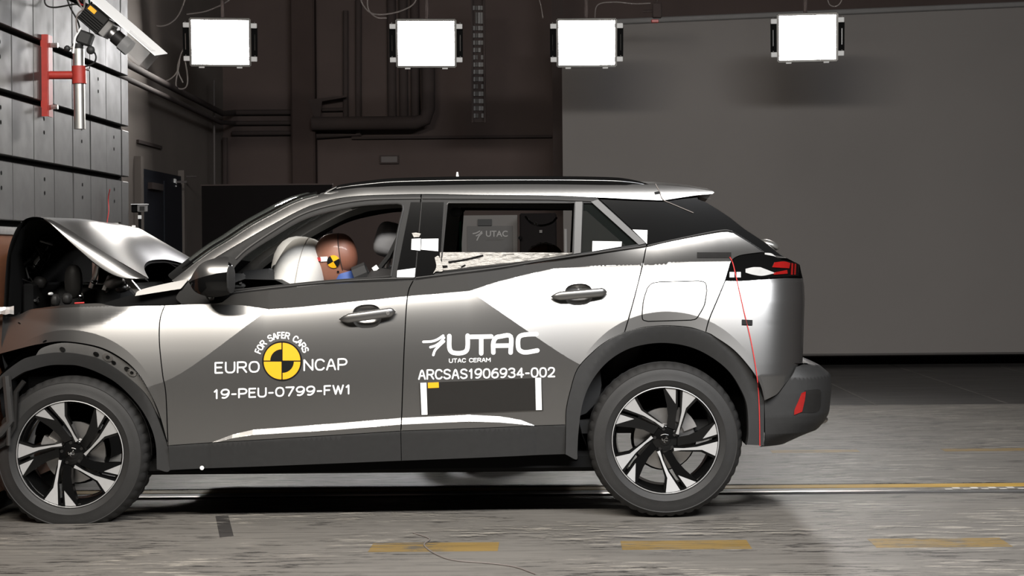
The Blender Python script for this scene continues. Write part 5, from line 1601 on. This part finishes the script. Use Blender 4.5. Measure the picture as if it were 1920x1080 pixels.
pipe('pipe', [P(757, 226, Yp), (P(757, 60, Yp)[0], Yp, 6.95)], 0.05, 'pipe_dark', 'second slim riser beside the thick duct pipe')
pipe('pipe', [P(779, 226, Yp), (P(779, 60, Yp)[0], Yp, 6.95)], 0.05, 'pipe_dark', 'third slim riser beside the thick duct pipe')
pipe('pipe', [P(648, 224, Yp), P(648, 20, Yp)], 0.03, 'pipe_dark', 'thin riser ending above the thick duct pipe')
pipe('pipe', [P(604, 206, Yp), P(645, 205, Yp)], 0.02, 'pipe_dark', 'short thin link pipe between two risers')
hop = MB().prism([(577, 187), (650, 178), (650, 182), (604, 190), (600, 222), (590, 222)], lambda p: P(p[0], p[1], Yp - .15), lambda p: P(p[0], p[1], Yp)).build('duct_hopper', 'pipe_dark')
tag(hop, 'dark angled hopper over the thick duct pipe', 'duct')
col = MB().box(((P(568, 0, YB - .1)[0]), YB - 0.1, 3.0), (0.27, 0.2, 6.0), bev=0.02).build('wall_pillar', 'pillar_paint')
tag(col, 'dark upright pillar of the back wall over the windscreen', 'pillar')
colm = MB().box(((P(1045, 0, 10.6)[0]), 10.6, 3.9), (0.12, 0.12, 4.2)).build('steel_column', 'pipe_dark')
colm.location.z = 0
tag(colm, 'dark steel column at the edge of the grey backdrop', 'column')
q0, q1 = P(660, 259, YB), P(1035, 257, YB)
tag(MB().box(((q0[0] + q1[0]) / 2, YB - 0.03, q0[2]), (q1[0] - q0[0], 0.06, 0.03)).build('wall_ledge', 'pipe_dark'), 'long thin dark ledge across the back wall', 'ledge')
sg = empty('wall_sign', P(730, 299, YB), 'small framed dark sign plate on the back wall', 'sign')
c = P(730, 299, YB - 0.03)
MB().box(c, (0.215, 0.02, 0.095)).build('frame', 'pipe_dark', sg)
MB().box((c[0], c[1] - 0.012, c[2]), (0.18, 0.01, 0.065)).build('plate', 'pipe_mid', sg)
# slotted cable ladder
lad = empty('cable_ladder', P(897, 230, 10.2), 'tall slotted cable ladder hanging between two lamps', 'cable ladder')
for px in (886.5, 909.5):
    a, b = P(px + (-2 if px > 900 else -2), 0, 10.2), P(px, 230, 10.2)
    MB().box(((a[0] + b[0]) / 2, 10.2, (a[2] + b[2]) / 2 + 0.1), (0.02, 0.06, a[2] - b[2] + 0.2)).build('side_rail', 'pipe_dark', lad)
yy = 13
k = 0
a, b = P(884, -10, 10.25), P(911, 229, 10.25)
MB().box(((a[0] + b[0]) / 2, 10.26, (a[2] + b[2]) / 2), (b[0] - a[0], 0.02, a[2] - b[2])).build('back_plate', 'pipe_dark', lad)
for yy in [14, 33] + [52 + 13.7 * i for i in range(13)]:
    h = 21 if yy == 33 else 8
    for j, (u0, u1) in enumerate(((888, 891.5), (892.5, 896.5), (897.5, 902), (902.6, 907))):
        if (int(yy) * 7 + j * 3) % 11 == 0: continue
        a, b = P(u0 - (231 - yy) * 0.008, yy - h / 2, 10.2), P(u1 - (231 - yy) * 0.008, yy + h / 2, 10.2)
        MB().box(((a[0] + b[0]) / 2, 10.235, (a[2] + b[2]) / 2), (b[0] - a[0], 0.012, a[2] - b[2])).build('slat', 'board_print' if j != 1 else 'board_frame', lad)
# black screen on feet behind the car
bs = empty('black_screen', (P(498, 700, 6.5)[0], 6.5, 0), 'low black screen standing behind the windscreen of the car', 'screen')
a, b = P(378, 346, 6.5), P(622, 346, 6.5)
slab('panel', a[0], b[0], 6.5, 6.54, 0.06, a[2] - 0.01, 'screen_black', bs)
slab('top_rail', a[0] - 0.005, b[0] + 0.005, 6.49, 6.55, a[2] - 0.012, a[2], 'pipe_dark', bs)
for xx in (a[0] + 0.15, b[0] - 0.15): slab('foot', xx - 0.03, xx + 0.03, 6.25, 6.8, 0, 0.06, 'pipe_dark', bs)
# grey backdrop
bd = empty('grey_backdrop', (2.8, 9.8, 0.12), 'large hanging grey backdrop sheet behind the rear of the car', 'backdrop')
rows = []
X0 = P(1056, 400, 9.8)[0]
nx, nz_ = 60, 40
for j in range(nz_ + 1):
    r_ = []
    for i in range(nx + 1):
        x = X0 + (7.8 - X0) * i / nx
        zt = 3.56 + (x - 0.70) * 0.034
        t = j / nz_
        y = 9.8 + 0.012 * math.sin(x * 2.1 + 0.6) * math.sin(PI * t) + 0.010 * math.sin(t * 14 + 0.2 * x)
        r_.append((x, y, 0.125 + (zt - 0.125) * t))
    rows.append(r_)
MB().grid(rows).build('sheet', 'curtain_sheet', bd, ang=80)
MB().tube([(X0, 9.8, 3.56 + (X0 - 0.7) * 0.034), (7.8, 9.8, 3.56 + (7.8 - 0.7) * 0.034)], 0.03, 10).build('roller_bar', 'board_print', bd)
MB().tube([(X0, 9.8, 0.125), (7.8, 9.8, 0.125)], 0.012, 8).build('hem_bar', 'board_frame', bd)

# notice board seen through the car's rear windows
nb_ = empty('notice_board', (P(918, 470, 4.6)[0], 4.6, 0), 'grey printed notice board on legs seen through the rear window', 'notice board')
def bpt(px, py, Y=4.6): return P(px, py, Y)
a, b = bpt(865, 404), bpt(971, 560)
slab('frame', a[0], b[0], 4.6, 4.64, b[2], a[2], 'board_frame', nb_)
a, b = bpt(876, 424), bpt(962, 550)
slab('panel', a[0], b[0], 4.59, 4.6, b[2], a[2], 'board_grey', nb_)
a, b = bpt(896, 411), bpt(922, 423)
slab('clip', a[0], b[0], 4.58, 4.6, b[2], a[2], 'trim_dark', nb_)
for px in (872, 964):
    q = bpt(px, 560); slab('leg', q[0] - 0.015, q[0] + 0.015, 4.6, 4.63, 0, q[2], 'pipe_dark', nb_)
m_ = lambda pts: [(820 + x / 6.857, 370 + y / 6.857) for x, y in pts]
def lay_flat(name, px, fs, m, par, Y):
    me = bpy.data.meshes.new(name); me.from_pydata([P(q[0], q[1], Y) for q in px], [], fs); fix_out(me)
    return link(name, me, m, par)
v, f = text_2d('UTAC', 0.02); u = unit(v)
lay_flat('lettering', np.array((911, 444)) + u * np.array((41, -11.5)), f, 'board_print', nb_, 4.586)
v, f = text_2d('UTAC CERAM', 0.0); u = unit(v)
lay_flat('lettering', np.array((911, 450.5)) + u * np.array((33, -3.6)), f, 'board_frame', nb_, 4.586)
v, f = strokes([m_(p) for p in ([(460, 467), (500, 458), (545, 435)], [(500, 495), (540, 475), (570, 440)], [(510, 550), (535, 500), (575, 460)])], 2.3)
lay_flat('emblem', v, f, 'board_print', nb_, 4.586)
# black equipment tower beside the board
eq = empty('equipment_rack', (P(1008, 600, 4.4)[0], 4.4, 0), 'black equipment rack standing right of the notice board', 'rack')
a, b = P(974, 400, 4.4), P(1046, 700, 4.4)
slab('cabinet', a[0], b[0], 4.4, 4.9, 0.0, a[2], 'screen_black', eq, 0.01)
MB().lathe([(0.0001, -0.03), (0.012, -0.03), (0.016, 0.0)], 14, Matrix.Translation(P(975, 446, 4.39))).build('lens', 'gloss_black', eq)
MB().box(P(1014, 434, 4.39), (0.02, 0.01, 0.02)).build('badge', 'board_frame', eq)
a, b = P(1060, 412, 4.3), P(1064, 474, 4.3)
tag(MB().tube([(a[0], 4.3, 1.36), (a[0], 4.3, 0.0)], 0.012, 8).build('stand_pole', 'board_print'), 'thin pale stand pole right of the equipment rack', 'pole')

# ---------------------------------------------------------------- crash barrier
BR = empty('crash_barrier', (XB - 0.6, YC, 0), 'massive crash barrier wall faced with slotted steel plates', 'barrier')
slab('block', XB - 1.8, XB - 0.045, -1.03, 2.8, 0, 3.4, 'void_black', BR)
slab('side_face', XB - 1.8, XB - 0.05, 2.8, 2.82, 0, 3.4, 'wall_side', BR)
zrow = [1.355 - 0.308 * 3 + 0.308 * i for i in range(10)]
ycol = [2.8, 2.63, 2.29, 1.95, 1.61, 1.27, 0.93, 0.59, 0.25, -0.09, -0.43, -0.77, -1.03]
for i, z in enumerate(zrow):
    if z < 1.0: continue
    for j in range(len(ycol) - 1):
        y1, y0 = ycol[j], ycol[j + 1]
        if y1 < -0.2: continue
        jit = random.uniform(-0.002, 0.002)
        o = MB().box((XB - 0.0225 + jit, (y0 + y1) / 2, z + 0.308 / 2), (0.045, y1 - y0 - 0.007, 0.308 - 0.030), bev=0.004).build('plate', 'plate_steel', BR, smooth=False)
        if (j % 2 == 1 and i in (3, 4)) or (j == 2 and i == 5) or (j == 7 and i == 5) :
            for dz_ in (0.035, -0.035):
                MB().lathe([(0.0001, 0.0), (0.011, 0.0)], 12, Matrix.Translation((XB + jit + 0.001, (y0 + y1) / 2, z + 0.2 + dz_)) @ Matrix.Rotation(R(90), 4, 'Z')).build('bolt_hole', 'void_black', o)
pz = P(0, 424, 0.45)[2]
PLY = slab('plywood_facing', XB + 0.0, XB + 0.045, -0.1, 1.95, 0.12, 1.30, 'plywood', BR)
slab('facing_cap', XB + 0.0, XB + 0.055, -0.1, 2.8, 1.30, 1.335, 'cast', BR)
# camera bracket on the barrier
YK = 1.10
cb = empty('camera_bracket', (XB, YK, 1.8), 'red steel bracket bolted to the barrier holding an aluminium pole', 'bracket')
a, b = P(87, 66, YK), P(91, 219, YK)
zc_ = (a[2] + b[2]) / 2; hz = a[2] - b[2]
xk = P(91, 140, YK)[0]
MB().box((xk - 0.012, YK - 0.03, zc_), (0.035, 0.012, hz)).build('channel', 'red_paint', cb)
MB().box((xk + 0.004, YK + 0.01, zc_), (0.008, 0.07, hz)).build('channel_web', 'red_paint', cb)
MB().box((xk - 0.05, YK + 0.0, zc_), (0.08, 0.05, 0.06)).build('spacer', 'red_paint', cb)
for py in (84, 200):
    q = P(102, py, YK)
    MB().tube([(q[0] - 0.05, YK + 0.02, q[2]), (q[0] + 0.012, YK + 0.02, q[2])], 0.013, 6).build('bolt', 'aluminium', cb)
a, b = P(92, 141, YK), P(140, 141, YK)
MB().tube([a, b], 0.021, 14).build('arm', 'red_paint', cb)
a, b = P(148, 124, YK), P(149, 157, YK)
MB().tube([a, b], 0.036, 18).build('clamp', 'red_paint', cb)
MB().tube([P(162, 130, YK), P(168, 131, YK)], 0.007, 8).build('clamp_screw', 'steel', cb)
MB().tube([P(147, 92, YK), P(149.5, 242, YK)], 0.0285, 20).build('pole', 'aluminium', cb)
MB().tube([P(146.5, 82, YK), P(147, 98, YK)], 0.027, 18).build('pole_collar', 'dark_plastic', cb)
# high speed camera
hsc = empty('high_speed_camera', P(175, 60, YK), 'black high speed camera with lens tilted down on the bracket pole', 'camera')
ang = 40
A = Vector(P(186, 42, YK)); 
ux = (Vector(P(250, 97, YK)) - Vector(P(186, 42, YK))).normalized()     # optical axis
Mx = Matrix.Translation(A) @ Matrix.Rotation(math.atan2(-ux.z, ux.x), 4, 'Y')
def hb(name, c, d, m, bev=0.004, par=hsc):
    o = MB(); o.box((0, 0, 0), d, None, bev); o.v = [tuple(Mx @ (Vector(c) + Vector(p))) for p in o.v]
    return o.build(name, m, par)
hb('body', (-0.02, 0, 0), (0.13, 0.12, 0.105), 'dark_plastic')
for i in range(5): hb('cooling_fin', (-0.02, -0.062, -0.04 + 0.012 * i), (0.12, 0.006, 0.005), 'gloss_black', 0.001)
hb('label', (-0.05, -0.0615, 0.030), (0.045, 0.003, 0.022), 'decal_yellow', 0.0005)
hb('front_plate', (0.06, 0, 0.0), (0.035, 0.10, 0.085), 'board_print')
def hcyl(name, x0, x1, r0, r1, m):
    return MB().tube([tuple(Mx @ Vector((x0 + (x1 - x0) * t, 0, 0))) for t in (0, 0.5, 1)], [r0, (r0 + r1) / 2, r1], 20).build(name, m, hsc)
hcyl('lens_mount', 0.075, 0.105, 0.028, 0.03, 'steel')
hcyl('lens', 0.105, 0.165, 0.037, 0.037, 'dark_plastic')
hcyl('lens_ring', 0.155, 0.205, 0.042, 0.042, 'black_plastic')
ss = MB(); ss.box((0, 0, 0), (0.50, 0.17, 0.004), None, 0.001)
ss.v = [tuple(Mx @ (Vector((0.10, -0.01, 0.082)) + Matrix.Rotation(R(13), 3, 'X') @ Vector(p))) for p in ss.v]
ss.build('sun_shield', 'decal_white', hsc)
hb('clear_hood', (0.245, -0.085, 0.025), (0.15, 0.002, 0.11), 'shield_film', 0.0005)
hb('clear_hood', (0.245, 0.085, 0.025), (0.15, 0.002, 0.11), 'shield_film', 0.0005)
hb('clear_hood', (0.32, 0.0, 0.025), (0.002, 0.17, 0.11), 'shield_film', 0.0005)
MB().box(P(160, 72, YK), (0.075, 0.06, 0.07), RY(20), 0.01).build('tilt_head', 'black_plastic', hsc)
MB().ball(P(170, 94, YK - .03), (0.022, 0.02, 0.022)).build('clamp_knob', 'black_plastic', hsc)
MB().ball(P(126, 91, YK - .02), (0.016, 0.016, 0.016)).build('clamp_knob', 'black_plastic', hsc)
MB().tube([P(126, 91, YK - .02), P(146, 88, YK)], 0.007, 8).build('clamp_lever', 'steel', hsc)
MB().tube([P(137, 100, YK - .03), P(141, 70, YK - .03), P(152, 52, YK - .03)], 0.005, 6).build('cable_tie', 'decal_white', hsc)
for i, (q, m) in enumerate((([(160, 25), (145, 0), (128, -40)], 'cable_grey'), ([(165, 20), (152, -5), (140, -40)], 'dark_plastic'), ([(170, 15), (165, -10), (160, -40)], 'green_strap'), ([(172, 12), (172, -10), (172, -40)], 'dark_plastic'), ([(165, 22), (150, 12), (140, 8), (100, 14), (84, 4), (90, -30)], 'dark_plastic'), ([(150, 60), (146, 40), (130, 10), (118, -30)], 'dark_plastic'), ([(145, 60), (143, 40), (147, 25), (158, 12), (156, -30)], 'cable_grey'), ([(172, 92), (180, 105), (176, 118), (160, 125)], 'dark_plastic'), ([(160, 10), (148, 4), (140, -30)], 'red_cord'))):
    MB().tube(cr([P(x, y, YK + 0.03 * (i % 3) - 0.04) for x, y in q], 6), 0.0045, 6).build('camera_lead', m, hsc)
# small box camera by the far barrier edge
ac = empty('box_camera', (P(262, 600, 3.0)[0], 3.0, 0), 'small box camera on a thin stand beside the far barrier edge', 'camera')
c = P(267, 391, 3.0)
MB().box(c, (0.055, 0.05, 0.042), bev=0.004).build('body', 'board_print', ac)
MB().box(P(254, 391, 3.02), (0.04, 0.05, 0.05), bev=0.004).build('back_box', 'void_black', ac)
MB().box(P(262, 383, 3.0), (0.10, 0.05, 0.005)).build('hood_plate', 'decal_white', ac)
MB().box((c[0] + 0.005, c[1] - 0.027, c[2]), (0.03, 0.006, 0.026)).build('window', 'satin_grey', ac)
MB().tube([P(262, 398, 3.0), (P(262, 398, 3.0)[0], 3.0, 0.05)], 0.009, 8).build('stand_tube', 'void_black', ac)
MB().box(P(262, 407, 2.985), (0.02, 0.012, 0.022)).build('clip', 'decal_white', ac)
MB().lathe([(0.0001, 0), (0.16, 0), (0.16, 0.02), (0.0001, 0.02)], 24, Matrix.Translation((P(262, 398, 3.0)[0], 3.0, 0.04)) @ Matrix.Rotation(R(-90), 4, 'X')).build('stand_base', 'void_black', ac)
rw_ = tag(MB().tube(cr([P(206, 355, 2.2), P(203, 372, 2.25), P(204, 395, 2.25), P(201, 418, 2.2), P(200, 470, 2.2)], 6), 0.0028, 6).build('red_wire', 'red_cord'), 'thin red wire hanging in front of the barrier plates', 'wire')

# ---------------------------------------------------------------- floodlamps in view
YLMP = 8.0
def lamp(px, py, rx_, label, power, tint):
    c = Vector(P(px, py, YLMP))
    root = empty('floodlamp', tuple(c), label, 'floodlamp', 'floodlamps hanging in a row behind the car')
    tgt = Vector((c.x + rx_, 0.9, 0.9))
    q = (tgt - c).to_track_quat('-Z', 'Y')
    T = Matrix.Translation(c) @ q.to_matrix().to_4x4()
    def part(name, mbx, m, smooth=True):
        mbx.v = [tuple(T @ Vector(p)) for p in mbx.v]
        return mbx.build(name, m, root, smooth)
    w_, h_ = 0.535, 0.43
    part('housing', MB().box((0, 0, 0.10), (w_ - 0.04, h_ - 0.03, 0.19), bev=0.03), 'dark_plastic')
    fr_ = part('face_frame', MB().box((0, h_ / 2, 0.0), (w_, 0.02, 0.03)).box((0, -h_ / 2, 0.0), (w_, 0.02, 0.03)).box((-w_ / 2, 0, 0), (0.02, h_, 0.03)).box((w_ / 2, 0, 0), (0.02, h_, 0.03)), 'aluminium')
    part('lamp_face', MB().box((0, 0, -0.004), (w_ - 0.016, h_ - 0.016, 0.014), bev=0.004), 'lamp_face')
    for sx in (-1, 1):
        part('yoke_plate', MB().box((sx * (w_ / 2 + 0.042), 0, 0.03), (0.055, h_ * 0.62, 0.02)), 'void_black')
        part('handle', MB().box((sx * (w_ / 2 + 0.045), 0, 0.012), (0.008, 0.15, 0.012)), 'chrome')
        for sy in (-1, 1):
            part('clamp_bar', MB().box((sx * (w_ / 2 + 0.02), sy * h_ * 0.36, 0.0), (0.09, 0.045, 0.02), bev=0.004), 'decal_white')
            part('bolt', MB().tube([(sx * (w_ / 2 + 0.045), sy * h_ * 0.36, 0.0), (sx * (w_ / 2 + 0.045), sy * h_ * 0.36 + 0.035, 0.0)], 0.006, 6), 'steel')
        part('hinge', MB().box((sx * w_ * 0.32, -h_ / 2 - 0.012, 0.0), (0.05, 0.025, 0.02)), 'decal_white')
    part('barn_door', MB().box((0, -h_ / 2 - 0.012, 0.03), (w_ * 0.6, 0.012, 0.05)), 'dark_plastic')
    MB().tube([tuple(c + Vector((0, 0.12, 0.2))), (c.x, c.y + 0.15, 6.9)], 0.018, 8).build('hanger', 'pipe_dark', root)
    l = bpy.data.lights.new('lamp_light', 'AREA'); l.shape = 'RECTANGLE'; l.size, l.size_y = w_ - 0.02, h_ - 0.02
    l.energy = power; l.color = tint; l.spread = R(112)
    lo_ = bpy.data.objects.new('lamp_light', l); COL.objects.link(lo_)
    lo_.parent = root; lo_.matrix_parent_inverse = Matrix.Translation(-c)
    lo_.matrix_basis = T @ Matrix.Translation((0, 0, -0.03))
LP = 17
lamp(413, 79, 1.2, 'glowing square floodlamp nearest the barrier', LP, (1.0, 0.95, 0.88))
lamp(799, 81, 0.5, 'glowing square floodlamp left of the slotted cable ladder', LP, (0.97, 0.96, 1.0))
lamp(1100, 80, 0.0, 'glowing square floodlamp at the left edge of the grey backdrop', LP, (1.0, 0.96, 0.90))
lamp(1514, 70, -0.9, 'glowing square floodlamp alone before the middle of the grey backdrop', LP, (1.0, 0.95, 0.90))
# loose cables hanging near the lamps
def cable(pts, Y, label, r=0.007, m='cable_grey'):
    tag(MB().tube(cr([P(x, y, Y) for x, y in pts], 6), r, 6).build('hanging_cable', m), label, 'cable')
cable([(256, -20), (262, 20), (280, 42), (305, 49), (330, 35), (345, 5), (350, -20)], 8.35, 'loop of cable hanging left of the barrier-side lamp')
cable([(275, 145), (310, 152), (332, 135), (338, 105), (345, 90)], 8.35, 'low sagging cable below the barrier-side lamp')
cable([(338, 105), (333, 130), (343, 155)], 8.35, 'short cable end dropping below the barrier-side lamp')
cable([(345, 100), (352, 150), (345, 166), (330, 160), (336, 120)], 8.35, 'narrow cable loop below the barrier-side lamp')
cable([(350, 27), (390, 20), (430, 0), (440, -20)], 8.35, 'cable rising over the barrier-side lamp')
cable([(672, -20), (680, 8), (700, 26), (740, 24), (775, 8), (785, -20)], 8.35, 'wide cable loop above the second lamp')
cable([(690, -20), (690, 15), (705, 32), (725, 34)], 8.35, 'narrow cable loop left of the second lamp')
cable([(1115, 40), (1120, 10), (1150, 4), (1190, 7), (1220, 6)], 8.35, 'cable running from the third lamp to the small red box', 0.006)
cable([(1550, -10), (1555, 8), (1566, 12), (1576, 5), (1580, -10)], 8.35, 'tiny cable loop above the last lamp', 0.006)
cable([(1008, -10), (1014, 10), (1018, 34)], 8.35, 'thin lead dropping left of the third lamp', 0.005)
sb_ = empty('sensor_box', P(1232, 30, 8.6), 'small dark sensor with a red box above the backdrop top', 'sensor')
MB().box(P(1232, 20, 8.6), (0.09, 0.08, 0.14), bev=0.01).build('body', 'pipe_dark', sb_)
MB().box(P(1228, 40, 8.58), (0.07, 0.06, 0.03), bev=0.005).build('base', 'red_paint', sb_)
MB().tube([P(1206, 22, 8.6), P(1226, 20, 8.6)], 0.012, 8).build('arm', 'pipe_dark', sb_)
MB().tube([P(1232, 14, 8.6), (P(1232, 14, 8.6)[0], 8.6, 6.9)], 0.012, 8).build('hanger', 'pipe_dark', sb_)
for o in bpy.data.objects:
    if 'wp' in o: del o['wp']
